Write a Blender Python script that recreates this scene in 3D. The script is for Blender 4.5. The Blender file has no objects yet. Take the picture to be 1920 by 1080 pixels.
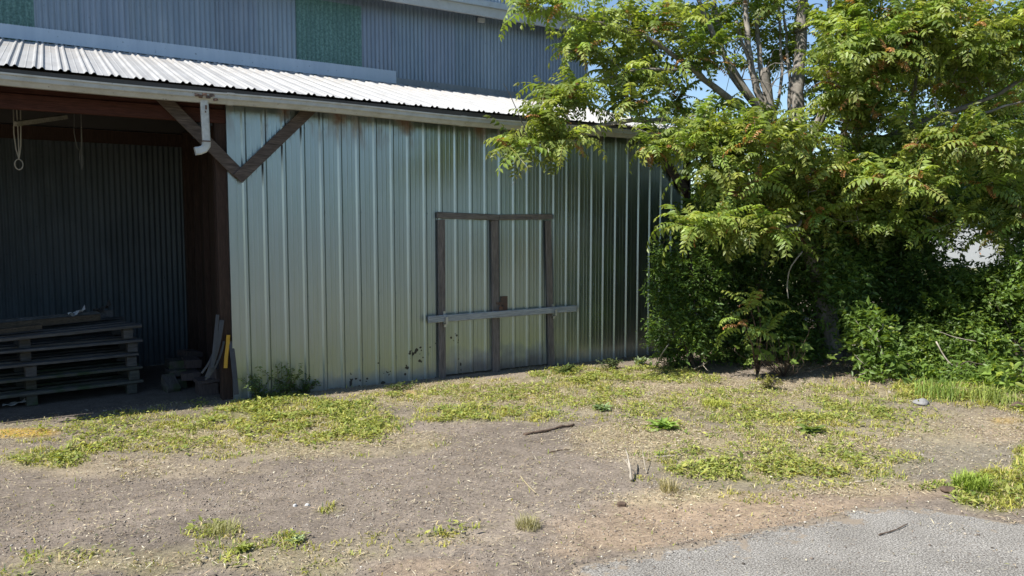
import bpy, math, random
import numpy as np
random.seed(7)
rng = np.random.default_rng(11)
S = bpy.context.scene
COL = S.collection
R = math.radians

# ------------------------------------------------------------------ camera
CAMP = np.array([-1.913, -9.812, 2.1]); FPX = 1426.0; PITCH = 4.291; VIEW = 59.107
cd = bpy.data.cameras.new('camera'); cam = bpy.data.objects.new('camera', cd); COL.objects.link(cam)
cd.sensor_width = 36; cd.lens = FPX / 1920 * 36; cd.clip_end = 2000; cd.clip_start = .05
cam.location = CAMP; cam.rotation_euler = (R(90 - PITCH), 0, R(-(90 - VIEW)))
S.camera = cam
# ------------------------------------------------------------------ sky, sun, exposure
SUN_EL, SUN_DELTA = 48.0, -2.0          # sun along the wall from the left, a touch in front of it
sd = np.array([-math.cos(R(SUN_EL)) * math.cos(R(SUN_DELTA)), math.cos(R(SUN_EL)) * math.sin(R(SUN_DELTA)), math.sin(R(SUN_EL))])
w = bpy.data.worlds.new('World'); S.world = w; w.use_nodes = True
wn = w.node_tree.nodes; wl = w.node_tree.links
sky = wn.new('ShaderNodeTexSky'); sky.sky_type = 'NISHITA'; sky.sun_disc = False
sky.sun_elevation = R(SUN_EL); sky.sun_rotation = R(-90 + SUN_DELTA); sky.dust_density = .1; sky.air_density = 1.1; sky.ozone_density = 3.5
wl.new(sky.outputs[0], wn['Background'].inputs[0]); wn['Background'].inputs[1].default_value = .085
ld = bpy.data.lights.new('sun', 'SUN'); ld.energy = 5.0; ld.angle = R(.53); ld.color = (1, .965, .91)
so = bpy.data.objects.new('sun', ld); COL.objects.link(so)
from mathutils import Vector, Matrix
so.rotation_euler = Vector(sd).to_track_quat('Z', 'Y').to_euler(); so.location = (-8, 0, 14)
S.view_settings.view_transform = 'Standard'; S.view_settings.look = 'None'
S.view_settings.exposure = .92; S.view_settings.gamma = 1
S.cycles.max_bounces = 8; S.cycles.transparent_max_bounces = 8

# ------------------------------------------------------------------ measuring helpers
_a, _p = R(VIEW), R(PITCH)
CR = np.array([math.sin(_a), -math.cos(_a), 0.])
CW = np.array([math.cos(_a) * math.cos(_p), math.sin(_a) * math.cos(_p), -math.sin(_p)])
CU = np.cross(CR, CW)
def ray(x, y): return CW + CR * (x - 960) / FPX - CU * (y - 540) / FPX
def at(x, y, dep): return CAMP + ray(x, y) * dep             # measured pixel + its distance -> world point
def on(ax, val, x, y):                                       # measured pixel on a wall or the ground -> world point
    d = ray(x, y); return CAMP + d * (val - CAMP[ax]) / d[ax]
def gp(x, y): return on(2, 0, x, y)
def hash2(ix, iy, s):
    h = (ix.astype(np.int64) * 374761393 + iy.astype(np.int64) * 668265263 + s * 974634777) & 0x7fffffff
    h = ((h ^ (h >> 13)) * 1274126177) & 0x7fffffff
    return ((h ^ (h >> 16)) & 0xffff) / 65535.0
def vnoise(x, y, s=0):
    ix = np.floor(x); iy = np.floor(y); fx = x - ix; fy = y - iy
    fx = fx * fx * (3 - 2 * fx); fy = fy * fy * (3 - 2 * fy)
    a = hash2(ix, iy, s); b = hash2(ix + 1, iy, s); c = hash2(ix, iy + 1, s); d = hash2(ix + 1, iy + 1, s)
    return (a * (1 - fx) + b * fx) * (1 - fy) + (c * (1 - fx) + d * fx) * fy
def fbm(x, y, f, o=4, s=0):
    t = 0; a = 1; n = 0
    for k in range(o):
        t = t + a * vnoise(x * f, y * f, s + k * 17); n += a; a *= .5; f *= 2.03
    return t / n

# ------------------------------------------------------------------ object helpers
def props(o, label=None, cat=None, group=None, kind=None):
    if label: o['label'] = label
    if cat: o['category'] = cat
    if group: o['group'] = group
    if kind: o['kind'] = kind
    return o
def empty(name, loc=(0, 0, 0), rz=0, **k):
    o = bpy.data.objects.new(name, None); COL.objects.link(o); o.location = loc; o.rotation_euler = (0, 0, rz)
    o.empty_display_size = .2
    return props(o, **k)
def link(me, name, mat, parent=None, **k):
    o = bpy.data.objects.new(name, me); COL.objects.link(o)
    if mat: me.materials.append(mat)
    if parent: o.parent = parent
    return props(o, **k)
class MB:
    def __init__(s): s.v = []; s.f = []
    def add(s, vs, fs):
        n = len(s.v); s.v += [tuple(map(float, p)) for p in vs]; s.f += [tuple(i + n for i in f) for f in fs]; return s
    def box(s, c, size, rot=None, jit=0, bev=0):
        hx, hy, hz = [q / 2 for q in size]
        if bev:                                             # chamfered along the length (all 12 edges cut)
            import itertools
            bm_pts = []
            me = _bevbox(hx, hy, hz, bev); vs = me[0]; fs = me[1]
        else:
            vs = [(x, y, z) for x in (-hx, hx) for y in (-hy, hy) for z in (-hz, hz)]
            fs = [(0, 1, 3, 2), (4, 6, 7, 5), (0, 4, 5, 1), (2, 3, 7, 6), (0, 2, 6, 4), (1, 5, 7, 3)]
        if jit: vs = [tuple(q + random.uniform(-jit, jit) for q in v) for v in vs]
        M = rot if rot is not None else Matrix.Identity(3)
        c = Vector(c)
        return s.add([tuple(M @ Vector(v) + c) for v in vs], fs)
    def bar(s, a, b, wid, thk, up=(0, 0, 1), jit=0, bev=0):    # board from a to b, wid along up-ish, thk along the other
        a = Vector(a); b = Vector(b); x = (b - a); L = x.length; x.normalize()
        z = Vector(up); z = (z - x * z.dot(x)).normalized(); y = z.cross(x)
        M = Matrix((x, y, z)).transposed()
        return s.box((a + b) / 2, (L, thk, wid), M, jit, bev)
    def tube(s, pts, rad, k=6, cap=True):
        P = [Vector(p) for p in pts]; n = len(P)
        if not hasattr(rad, '__len__'): rad = [rad] * n
        T = [(P[min(i + 1, n - 1)] - P[max(i - 1, 0)]).normalized() for i in range(n)]
        u = T[0].orthogonal().normalized(); vs = []; fs = []
        for i in range(n):
            u = (u - T[i] * u.dot(T[i])).normalized(); v = T[i].cross(u)
            for j in range(k):
                a = 2 * math.pi * j / k; vs.append(P[i] + (u * math.cos(a) + v * math.sin(a)) * rad[i])
        for i in range(n - 1):
            for j in range(k):
                j2 = (j + 1) % k; fs.append((i * k + j, i * k + j2, (i + 1) * k + j2, (i + 1) * k + j))
        if cap: fs.append(tuple(range(k - 1, -1, -1))); fs.append(tuple((n - 1) * k + j for j in range(k)))
        return s.add(vs, fs)
    def mesh(s, name, smooth=False):
        me = bpy.data.meshes.new(name); me.from_pydata(s.v, [], s.f); me.update()
        if smooth: me.polygons.foreach_set('use_smooth', [True] * len(me.polygons))
        return me
    def build(s, name, mat, parent=None, smooth=False, **k):
        return link(s.mesh(name, smooth), name, mat, parent, **k)
_bc = {}
def _bevbox(hx, hy, hz, b):
    import bmesh
    key = (round(hx, 4), round(hy, 4), round(hz, 4), b)
    if key not in _bc:
        bm = bmesh.new(); bmesh.ops.create_cube(bm, size=2)
        for v in bm.verts: v.co = (v.co.x * hx, v.co.y * hy, v.co.z * hz)
        bmesh.ops.bevel(bm, geom=list(bm.edges), offset=min(b, hx * .4, hy * .4, hz * .4), segments=1, affect='EDGES')
        bm.verts.index_update()
        _bc[key] = ([tuple(v.co) for v in bm.verts], [tuple(v.index for v in f.verts) for f in bm.faces]); bm.free()
    return _bc[key]
def np_mesh(name, V, F, col=None, smooth=False):             # V (n,3), F (m,3|4), col (n,3)
    me = bpy.data.meshes.new(name); n = len(V); m, k = F.shape
    me.vertices.add(n); me.vertices.foreach_set('co', np.ascontiguousarray(V, np.float32).ravel())
    me.loops.add(m * k); me.loops.foreach_set('vertex_index', np.ascontiguousarray(F, np.int32).ravel())
    me.polygons.add(m); me.polygons.foreach_set('loop_start', np.arange(0, m * k, k, dtype=np.int32))
    me.polygons.foreach_set('loop_total', np.full(m, k, np.int32))
    if smooth: me.polygons.foreach_set('use_smooth', np.ones(m, bool))
    if col is not None:
        at_ = me.color_attributes.new('tint', 'FLOAT_COLOR', 'POINT')
        c4 = np.ones((n, 4), np.float32); c4[:, :3] = col; at_.data.foreach_set('color', c4.ravel())
    me.update(calc_edges=True); me.validate(); return me
def instance(tv, tf, pos, mats, scale, col=None, tcol=None):   # stamp a template at many places
    n = len(pos); k = len(tv)
    V = np.einsum('nij,kj->nki', mats, tv) * scale[:, None, None] + pos[:, None, :]
    F = (tf[None] + (np.arange(n) * k)[:, None, None]).reshape(-1, tf.shape[1])
    C = None
    if col is not None:
        C = np.repeat(col[:, None, :], k, 1)
        if tcol is not None: C = C * tcol[None]
        C = C.reshape(-1, 3)
    return V.reshape(-1, 3), F, C
def merge(parts):
    V = []; F = []; C = []; n = 0
    for v, f, c in parts: V.append(v); F.append(f + n); C.append(c); n += len(v)
    return np.concatenate(V), np.concatenate(F), np.concatenate(C)
def frames(dirs, ups):                                       # columns: x = dir, z ~ up
    x = dirs / np.linalg.norm(dirs, axis=1, keepdims=True)
    y = np.cross(ups, x); y /= np.linalg.norm(y, axis=1, keepdims=True) + 1e-9
    z = np.cross(x, y); return np.stack([x, y, z], 2)

# ------------------------------------------------------------------ materials
class NT:
    def __init__(s, name):
        s.m = bpy.data.materials.new(name); s.m.use_nodes = True; s.t = s.m.node_tree; s.n = s.t.nodes; s.l = s.t.links
        s.b = s.n['Principled BSDF']; s.out = s.n['Material Output']
    def N(s, ty, **k):
        o = s.n.new(ty)
        for a, v in k.items(): setattr(o, a, v)
        return o
    def put(s, sock, v):
        if hasattr(v, 'is_linked') or isinstance(v, bpy.types.NodeSocket): s.l.new(v, sock)
        else: sock.default_value = v
    def co(s, scale=(1, 1, 1), loc=(0, 0, 0), gen='Object'):
        tc = s.N('ShaderNodeTexCoord'); mp = s.N('ShaderNodeMapping'); s.l.new(tc.outputs[gen], mp.inputs[0])
        mp.inputs['Scale'].default_value = scale; mp.inputs['Location'].default_value = loc; return mp.outputs[0]
    def noise(s, vec, sc, det=4, rough=.55, dist=0):
        o = s.N('ShaderNodeTexNoise'); s.l.new(vec, o.inputs['Vector']); o.inputs['Scale'].default_value = sc
        o.inputs['Detail'].default_value = det; o.inputs['Roughness'].default_value = rough; o.inputs['Distortion'].default_value = dist
        return o.outputs['Fac']
    def ramp(s, f, stops):
        o = s.N('ShaderNodeValToRGB'); s.put(o.inputs[0], f); e = o.color_ramp.elements
        while len(e) < len(stops): e.new(.5)
        for q, (p, c) in zip(e, stops): q.position = p; q.color = c if len(c) == 4 else (*c, 1)
        return o.outputs[0]
    def mix(s, f, a, b, ty='MIX'):
        o = s.N('ShaderNodeMix', data_type='RGBA', blend_type=ty); s.put(o.inputs[0], f)
        for i, v in ((6, a), (7, b)):
            s.put(o.inputs[i], v if not isinstance(v, tuple) or len(v) == 4 else (*v, 1))
        return o.outputs[2]
    def math(s, op, a, b=0, c=0):
        o = s.N('ShaderNodeMath', operation=op)
        s.put(o.inputs[0], a); s.put(o.inputs[1], b); s.put(o.inputs[2], c); return o.outputs[0]
    def mr(s, v, a, b, c=0, d=1):
        o = s.N('ShaderNodeMapRange'); s.put(o.inputs[0], v)
        for i, q in enumerate((a, b, c, d)): o.inputs[i + 1].default_value = q
        return o.outputs[0]
    def xyz(s, vec):
        o = s.N('ShaderNodeSeparateXYZ'); s.l.new(vec, o.inputs[0]); return o.outputs
    def attr(s, name):
        o = s.N('ShaderNodeAttribute'); o.attribute_name = name; return o
    def bump(s, h, st=.3, d=.01):
        o = s.N('ShaderNodeBump'); s.put(o.inputs['Height'], h); o.inputs['Strength'].default_value = st; o.inputs['Distance'].default_value = d
        s.l.new(o.outputs[0], s.b.inputs['Normal'])
    def set(s, col=None, rough=None, metal=None, spec=None):
        for n_, v in (('Base Color', col), ('Roughness', rough), ('Metallic', metal), ('Specular IOR Level', spec)):
            if v is not None: s.put(s.b.inputs[n_], v if not (isinstance(v, tuple) and len(v) == 3) else (*v, 1))
        return s.m
def wood(name, dark, light, axis=0, moss=None, rough=.85):
    t = NT(name); sc = [14, 14, 14]; sc[axis] = .9
    v = t.co(tuple(sc)); n = t.noise(v, 2.2, 6, .65, .6); g = t.noise(v, 9, 3, .6)
    c = t.ramp(n, [(.28, dark), (.72, light)])
    c = t.mix(t.mr(g, .35, .75), c, tuple(q * .55 for q in dark))
    b = t.noise(t.co((1, 1, 1)), 2.5, 4)
    c = t.mix(t.mr(b, .45, .7, 0, .5), c, tuple(q * .6 for q in light))
    if moss: c = t.mix(t.mr(t.noise(t.co(), 4, 5), .5, .62, 0, .8), c, moss)
    t.bump(n, .5, .006); return t.set(c, rough, spec=.25)
M = {}
M['grey_wood'] = wood('grey_wood', (.10, .088, .08), (.27, .235, .215))
M['grey_wood_z'] = wood('grey_wood_upright', (.045, .034, .03), (.13, .10, .09), 2)
M['trim_wood_z'] = wood('trim_wood_upright', (.10, .085, .078), (.28, .24, .22), 2)
M['brace_wood'] = wood('brace_wood', (.06, .046, .038), (.185, .145, .122))
M['red_wood'] = wood('red_wood', (.045, .016, .011), (.10, .036, .025))
M['brown_wood_z'] = wood('brown_wood_upright', (.03, .018, .013), (.085, .05, .036), 2)
M['plywood'] = wood('plywood', (.04, .024, .016), (.085, .055, .038), 2)
M['pallet_wood'] = wood('pallet_wood', (.055, .053, .05), (.15, .145, .14), 0)
M['pallet_moss'] = wood('pallet_wood_mossy', (.05, .05, .042), (.13, .13, .11), 0, (.035, .055, .022))
M['block_wood'] = wood('block_wood', (.05, .045, .04), (.14, .125, .11), 1, (.04, .055, .02))
M['tan_wood'] = wood('tan_wood', (.06, .045, .03), (.14, .105, .07), 0)
M['pale_wood'] = wood('pale_wood', (.20, .19, .16), (.45, .43, .38), 0)
M['bar_wood'] = wood('bar_wood', (.26, .27, .28), (.48, .50, .52), 0)

def galvanised():
    t = NT('galvanised_steel'); v = t.co()
    x, y, z = t.xyz(v)[:3]
    streak = t.noise(t.co((9, 1, .35)), 2.0, 5, .6); blot = t.noise(v, 1.3, 5, .55)
    c = t.ramp(streak, [(.25, (.315, .37, .375)), (.75, (.38, .435, .44))])
    c = t.mix(t.mr(blot, .4, .7, 0, .35), c, (.33, .365, .365))
    rough = t.math('ADD', t.mr(streak, .3, .7, .29, .36), t.mr(blot, .3, .7, -.03, .05))
    # rust bleeding from under the eave, and a dirty rust band at the foot of the doors
    top = t.math('MULTIPLY', t.mr(z, 3.15, 3.62), t.mr(t.noise(t.co((1.6, 1, .5)), 2.2, 5, .6), .53, .68))
    for X0, w0 in ((1.32, .10), (2.24, .13), (2.30, .05), (3.42, .15), (4.1, .09), (.62, .06)):
        dx = t.math('ABSOLUTE', t.math('ADD', t.math('SUBTRACT', x, X0), t.mr(t.noise(v, 9, 3), .2, .8, -.08, .08)))
        top = t.math('MAXIMUM', top, t.math('MULTIPLY', t.math('MULTIPLY', t.mr(dx, .02, w0 + .04, 1, 0), t.mr(t.math('ADD', z, t.mr(t.noise(v, 6, 3), .2, .8, -.1, .1)), 3.38, 3.58)), 1.0))
    foot = t.math('MULTIPLY', t.mr(t.math('ADD', z, t.mr(t.noise(v, 3.2, 4), .2, .8, -.22, .22)), .42, .05), t.math('MULTIPLY', t.mr(x, 2.4, 3.5), t.mr(x, 5.2, 4.3)))
    low = t.math('MULTIPLY', t.mr(t.math('ADD', z, t.mr(t.noise(v, 5, 4), .2, .8, -.1, .1)), .22, .0), .6)
    # thrown mud
    vo = t.N('ShaderNodeTexVoronoi'); t.l.new(t.co(), vo.inputs['Vector']); vo.inputs['Scale'].default_value = 15
    spl = t.math('LESS_THAN', vo.outputs['Distance'], t.mr(t.noise(v, 6, 2), .36, .70, .02, .55))
    ztop = t.mr(x, 1.35, 3.0, .18, .62)
    zone = t.math('MULTIPLY', t.math('MULTIPLY', t.mr(x, 1.3, 1.6), t.mr(x, 3.2, 2.9)), t.math('MULTIPLY', t.math('LESS_THAN', z, ztop), t.math('GREATER_THAN', t.noise(v, 2.6, 3), .46)))
    mud = t.math('MULTIPLY', spl, t.math('GREATER_THAN', zone, .35))
    c = t.mix(t.math('MULTIPLY', top, .85), c, (.17, .085, .042))
    c = t.mix(t.math('MULTIPLY', foot, .85), c, (.11, .085, .085))
    c = t.mix(low, c, (.15, .14, .12)); c = t.mix(mud, c, (.035, .03, .024))
    dirty = t.math('MAXIMUM', t.math('MAXIMUM', t.math('MULTIPLY', top, .75), t.math('MULTIPLY', foot, .8)), t.math('MAXIMUM', mud, low))
    metal = t.mr(dirty, 0, 1, .95, .05)
    rough = t.math('ADD', rough, t.math('MULTIPLY', dirty, .4))
    t.bump(t.noise(t.co((2.5, 1, .8)), 1.6, 3), .07, .03)
    return t.set(c, rough, metal)
M['galv'] = galvanised()
def corrugated(name, a, b, metal, rough, stain=(.2, .2, .2), tint=False):
    t = NT(name); v = t.co(); n = t.noise(t.co((5, 5, .4)), 1.8, 5, .6); bl = t.noise(v, 1.1, 4)
    c = t.ramp(n, [(.3, a), (.7, b)]); c = t.mix(t.mr(bl, .45, .7, 0, .5), c, stain)
    if tint: c = t.mix(1.0, c, t.attr('tint').outputs['Color'], 'MULTIPLY')
    sp = t.mr(t.noise(v, 22, 2), .7, .76); c = t.mix(sp, c, tuple(q * .45 for q in a))
    return t.set(c, rough, metal)
M['barn_sheet'] = corrugated('barn_sheet', (.16, .205, .26), (.235, .28, .335), .4, .42, (.13, .17, .215), True)
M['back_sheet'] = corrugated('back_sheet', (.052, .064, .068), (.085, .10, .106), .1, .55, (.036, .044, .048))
M['flashing'] = corrugated('flashing', (.36, .43, .53), (.43, .50, .59), .35, .45, (.33, .40, .49))
M['old_flashing'] = corrugated('old_flashing', (.16, .185, .21), (.22, .245, .27), .3, .5, (.14, .16, .18))
def greenpanel():
    t = NT('green_fibreglass'); v = t.co(); n = t.noise(v, 30, 4, .7); b = t.noise(t.co((4, 4, .6)), 1.5, 4)
    c = t.ramp(n, [(.35, (.035, .095, .09)), (.68, (.15, .285, .27))]); c = t.mix(t.mr(b, .4, .7, 0, .5), c, (.04, .10, .10))
    return t.set(c, .45, 0, .4)
M['green'] = greenpanel()
def whiteroof():
    t = NT('white_roof_sheet'); v = t.co(); n = t.noise(t.co((3, .6, 1)), 2.5, 5, .6)
    c = t.ramp(n, [(.3, (.31, .305, .295)), (.65, (.385, .383, .375))])
    y = t.xyz(v)[1]
    c = t.mix(t.math('MULTIPLY', t.mr(y, 1.2, 3.3), t.mr(t.noise(v, 6, 5), .4, .65, 0, .55)), c, (.31, .25, .175))
    c = t.mix(t.mr(t.noise(v, 26, 2), .69, .74, 0, .7), c, (.25, .22, .18))
    return t.set(c, .42, 0, .4)
M['roof'] = whiteroof()
def paint(name, col, dirt, amt=.5, rough=.5, axis=None):
    t = NT(name); v = t.co(); n = t.noise(v, 6, 6, .65); f = t.noise(v, 30, 3, .6)
    c = t.mix(t.mr(n, .42, .72, 0, amt), col, dirt); c = t.mix(t.mr(f, .66, .72, 0, .8), c, tuple(q * .4 for q in dirt))
    return t.set(c, rough, 0, .4)
M['gutter'] = paint('gutter_paint', (.44, .44, .41), (.25, .23, .18), .55)
M['downspout'] = paint('downspout_paint', (.52, .53, .50), (.16, .15, .12), .6)
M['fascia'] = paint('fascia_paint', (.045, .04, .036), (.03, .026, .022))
M['barn_trim'] = paint('barn_trim_paint', (.40, .42, .42), (.28, .29, .28), .5)
M['barn_roof'] = paint('barn_roof_paint', (.32, .38, .42), (.2, .22, .22), .5)
M['rusty'] = paint('rusty_iron', (.08, .06, .05), (.16, .07, .035), .9, .7)
M['bright_metal'] = NT('dull_metal').set((.45, .45, .43), .45, .8)
M['rope'] = NT('old_rope').set((.30, .28, .24), .9)
M['thin_rope'] = NT('thin_grey_cord').set((.13, .13, .12), .9)
M['white_scrap'] = paint('white_scrap', (.42, .42, .41), (.28, .28, .26), .4, .7)
M['tarp'] = paint('grey_tarp', (.06, .06, .066), (.03, .03, .032), .7, .6)
M['yellow'] = paint('yellow_plastic', (.5, .27, .02), (.25, .16, .04), .4, .45)
M['stone'] = paint('pale_stone', (.22, .215, .21), (.14, .135, .125), .6, .85)
M['white_wall'] = paint('white_wall_paint', (.36, .365, .37), (.29, .295, .30), .3, .6)
M['slate'] = paint('grey_shingles', (.16, .165, .18), (.1, .1, .11), .6, .8)
M['glass'] = NT('window_glass').set((.03, .04, .05), .08, 0, .6)
def leafmat(name, trans=.42, rough=.42, spec=.35):
    t = NT(name); a = t.attr('tint').outputs['Color']
    t.set(a, rough, 0, spec)
    tr = t.N('ShaderNodeBsdfTranslucent')
    o = t.N('ShaderNodeMix', data_type='RGBA', blend_type='MULTIPLY'); o.inputs[0].default_value = 1
    t.l.new(a, o.inputs[6]); o.inputs[7].default_value = (1.5, 1.5, .55, 1); t.l.new(o.outputs[2], tr.inputs[0])
    mx = t.N('ShaderNodeMixShader'); mx.inputs[0].default_value = trans
    t.l.new(t.b.outputs[0], mx.inputs[1]); t.l.new(tr.outputs[0], mx.inputs[2]); t.l.new(mx.outputs[0], t.out.inputs[0]); return t.m
M['leaf'] = leafmat('leaf'); M['grassleaf'] = leafmat('grass_blade', .3, .55, .2); M['litter'] = leafmat('dry_litter', .1, .9, .1)
def bark(name, d, l):
    t = NT(name); n = t.noise(t.co((6, 6, 1.5)), 3.5, 6, .65, .4); p = t.noise(t.co(), 5, 4)
    c = t.ramp(n, [(.3, d), (.7, l)]); c = t.mix(t.mr(p, .5, .68, 0, .6), c, tuple(q * 1.35 for q in l))
    t.bump(n, .6, .015); return t.set(c, .9, 0, .2)
M['bark'] = bark('grey_bark', (.10, .09, .077), (.24, .215, .185))
M['dark_bark'] = bark('dark_bark', (.04, .032, .025), (.10, .08, .06))
M['pale_twig'] = bark('pale_twig', (.2, .17, .13), (.36, .32, .26))
M['brown_twig'] = bark('brown_twig', (.05, .035, .025), (.13, .09, .065))
M['straw_twig'] = NT('straw_stalk').set((.42, .35, .19), .8)

# ------------------------------------------------------------------ ground layout (metres, from measured points)
class Blob:
    def __init__(s, px, py, rx, ry, a=1.0):
        s.c = gp(px, py)[:2]; ex = gp(px + rx, py)[:2] - s.c; ey = (gp(px, py + ry)[:2] - gp(px, py - ry)[:2]) / 2
        s.i = np.linalg.inv(np.stack([ex, ey], 1)); s.a = a
    def __call__(s, X, Y):
        u = s.i[0, 0] * (X - s.c[0]) + s.i[0, 1] * (Y - s.c[1]); v = s.i[1, 0] * (X - s.c[0]) + s.i[1, 1] * (Y - s.c[1])
        return s.a * np.clip(1.35 - (u * u + v * v), 0, 1)
def field(bl, X, Y):
    r = np.zeros_like(X)
    for b in bl: r = np.maximum(r, b(X, Y))
    return r
GREEN = [Blob(*q) for q in ((560, 775, 190, 32, 1.), (660, 800, 90, 26, 1.), (400, 810, 420, 42, .42), (1000, 745, 300, 40, .4), (1450, 770, 330, 60, .42), (1450, 860, 260, 60, .42), (390, 800, 130, 24, .6), (80, 858, 85, 18, .95), (170, 835, 60, 14, .6),
    (880, 775, 120, 18, .8), (740, 745, 90, 14, .5), (1100, 705, 110, 17, .75), (1130, 760, 40, 18, .7), (1230, 700, 90, 14, .7), (1300, 712, 70, 10, .5), (1040, 735, 60, 14, .6),
    (1340, 757, 40, 11, .9), (1480, 785, 120, 18, .8), (1610, 765, 80, 16, .8), (1390, 775, 60, 14, .4), (1200, 765, 70, 16, .4), (1400, 880, 170, 24, .8), (1350, 845, 100, 20, .45), (1560, 865, 75, 30, .75),
    (1870, 925, 85, 34, 1.2), (1925, 880, 30, 60, .8), (1740, 915, 40, 10, .5), (1700, 862, 55, 10, .4), (1850, 740, 110, 28, .9), (1720, 735, 60, 26, .8), (1950, 760, 80, 30, .9),
    (400, 990, 60, 16, .45), (545, 1005, 30, 10, .5), (450, 1022, 40, 14, .6), (600, 1062, 70, 20, .6), (690, 1035, 60, 10, .5), (820, 1000, 70, 9, .5), (880, 985, 60, 8, .35),
    (130, 1040, 60, 12, .3), (30, 1070, 50, 14, .4), (280, 1065, 60, 16, .5), (480, 1040, 190, 34, .30), (720, 1020, 130, 22, .30), (200, 1045, 160, 26, .25), (620, 950, 30, 8, .45), (500, 738, 70, 14, .6), (340, 752, 120, 12, .35), (1000, 775, 70, 14, .5))]
STRAW = [Blob(*q) for q in ((520, 820, 300, 34, .7), (900, 735, 260, 26, .9), (1300, 740, 260, 36, .85), (1220, 820, 150, 44, .9), (1450, 835, 260, 50, .7), (1250, 930, 120, 16, .7),
    (1620, 915, 170, 18, .7), (1850, 800, 200, 30, .5), (250, 870, 230, 24, .5), (560, 1045, 200, 24, .4), (850, 1010, 120, 12, .4), (1820, 990, 120, 12, .8), (1160, 700, 200, 22, .6), (1500, 730, 200, 24, .6),
    (640, 690 + 40, 200, 14, .6), (200, 1050, 200, 22, .3))]
SAND = [Blob(*q) for q in ((1650, 925, 150, 18, .7), (1300, 985, 260, 30, .9), (1380, 950, 260, 32, 1.), (1180, 1000, 120, 30, .9), (800, 1062, 110, 22, .7), (980, 735, 60, 12, .5), (1880, 815, 70, 14, .5), (1250, 975, 200, 30, .9), (1080, 1025, 60, 20, .6))]
OLIVE = [Blob(*q) for q in ((1780, 850, 180, 44, .8), (1650, 880, 100, 36, .6))]
MOSS = [Blob(*q) for q in ((40, 814, 80, 9, 1.), (985, 735, 45, 9, .4), (760, 733, 30, 6, .5), (1890, 792, 30, 6, .5))]
ASPH = [(.10, -14), (.18, -9), (.32, -7.1), (.45, -6.42), (.76, -6.0), (1.6, -6.12), (2.66, -6.24), (3.3, -6.32), (3.64, -6.47), (3.95, -7.1), (4.6, -8.2), (6, -9.6), (9, -11.6), (9, -14)]
def inside(P, X, Y):
    r = np.zeros(X.shape, bool); n = len(P)
    for i in range(n):
        (x1, y1), (x2, y2) = P[i], P[(i + 1) % n]
        c = ((y1 > Y) != (y2 > Y)) & (X < (x2 - x1) * (Y - y1) / (y2 - y1 + 1e-12) + x1); r ^= c
    return r
def gz(X, Y):
    X = np.asarray(X, float); Y = np.asarray(Y, float)
    z = (fbm(X, Y, .55, 3, 3) - .5) * .09 + (fbm(X, Y, 3.1, 4, 9) - .5) * .035 + (fbm(X, Y, 15, 2, 21) - .5) * .014
    z = z + .025 * field(GREEN[:26], X, Y) * fbm(X, Y, 5, 3, 5)
    flat = np.clip((-Y - .05) / .7, 0, 1) * .85 + .15
    z = z * flat
    z = z + .10 * np.clip((X - 6.6) / 2.5, 0, 1) * np.clip((-Y) / 2, 0, 1)
    ins = inside(ASPH, X, Y); near = np.clip((Y + 5.7) / -.6, 0, 1) * np.clip((X - .2) / .5, 0, 1) * np.clip((4.6 - X + np.clip(-6.5 - Y, 0, 9) * 1.2) / 1.0, 0, 1)
    z = z * (1 - .8 * near)
    return np.where(ins, -.02, z)
def axis(lo, hi, step, far):
    a = list(np.arange(lo, hi, step)); s = step; p = hi
    while p < far: a.append(p); s *= 1.25; p += s
    a.append(far); s = step; p = lo - s; pre = []
    while p > -far: pre.append(p); s *= 1.25; p -= s
    pre.append(-far); return np.array(pre[::-1] + a)
GX = axis(-5.4, 13., .05, 600.); GY = axis(-9., 3.4, .05, 600.)
gx, gy = np.meshgrid(GX, GY); gzv = gz(gx, gy)
far = np.clip((np.hypot(gx - 3, gy + 4) - 14) / 10, 0, 1)
gzv = gzv * (1 - far) - far * .0
V = np.stack([gx, gy, gzv], 2).reshape(-1, 3)
nx, ny = len(GX), len(GY)
i = (np.arange(ny - 1)[:, None] * nx + np.arange(nx - 1)[None]).ravel()
F = np.stack([i, i + 1, i + nx + 1, i + nx], 1)
fx, fy = V[:, 0], V[:, 1]
wob = (fbm(fx, fy, 2.2, 4, 40) - .5) * 1.0
g_ = np.clip(field(GREEN, fx, fy) + wob * .8 * (field(GREEN, fx, fy) > 0), 0, 1)
s_ = np.clip(field(STRAW, fx, fy) + wob * .8 * (field(STRAW, fx, fy) > 0), 0, 1)
t_ = np.clip(field(SAND, fx, fy) + wob * .5 * (field(SAND, fx, fy) > 0), 0, 1)
o_ = np.clip(field(OLIVE, fx, fy) + wob * .4 * (field(OLIVE, fx, fy) > 0), 0, 1)
m_ = np.clip(field(MOSS, fx, fy) + wob * 1.2 * (field(MOSS, fx, fy) > 0), 0, 1)
base = np.array([.205, .170, .136])
c = np.repeat(base[None], len(V), 0)
lane = fbm(fx * .35 + fy * .2, fy * 1.6 - fx * .25, 1.3, 4, 60)
c *= (.62 + .76 * lane)[:, None]
def lerp(c, k, col): return c * (1 - k[:, None]) + np.array(col)[None] * k[:, None]
c = lerp(c, o_ * .8, (.21, .19, .135)); c = lerp(c, t_ * .85, (.33, .245, .165)); c = lerp(c, s_ * .8, (.36, .295, .19))
c = lerp(c, g_ * .6, (.21, .20, .075)); c = lerp(c, m_ * .8, (.42, .27, .04))
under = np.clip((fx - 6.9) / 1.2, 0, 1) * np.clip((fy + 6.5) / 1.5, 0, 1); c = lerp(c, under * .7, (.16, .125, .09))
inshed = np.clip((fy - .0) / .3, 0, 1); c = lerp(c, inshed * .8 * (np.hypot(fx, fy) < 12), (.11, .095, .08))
c = lerp(c, np.clip((np.hypot(fx - 3, fy + 4) - 16) / 6, 0, 1) * .8, (.17, .18, .08))
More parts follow.
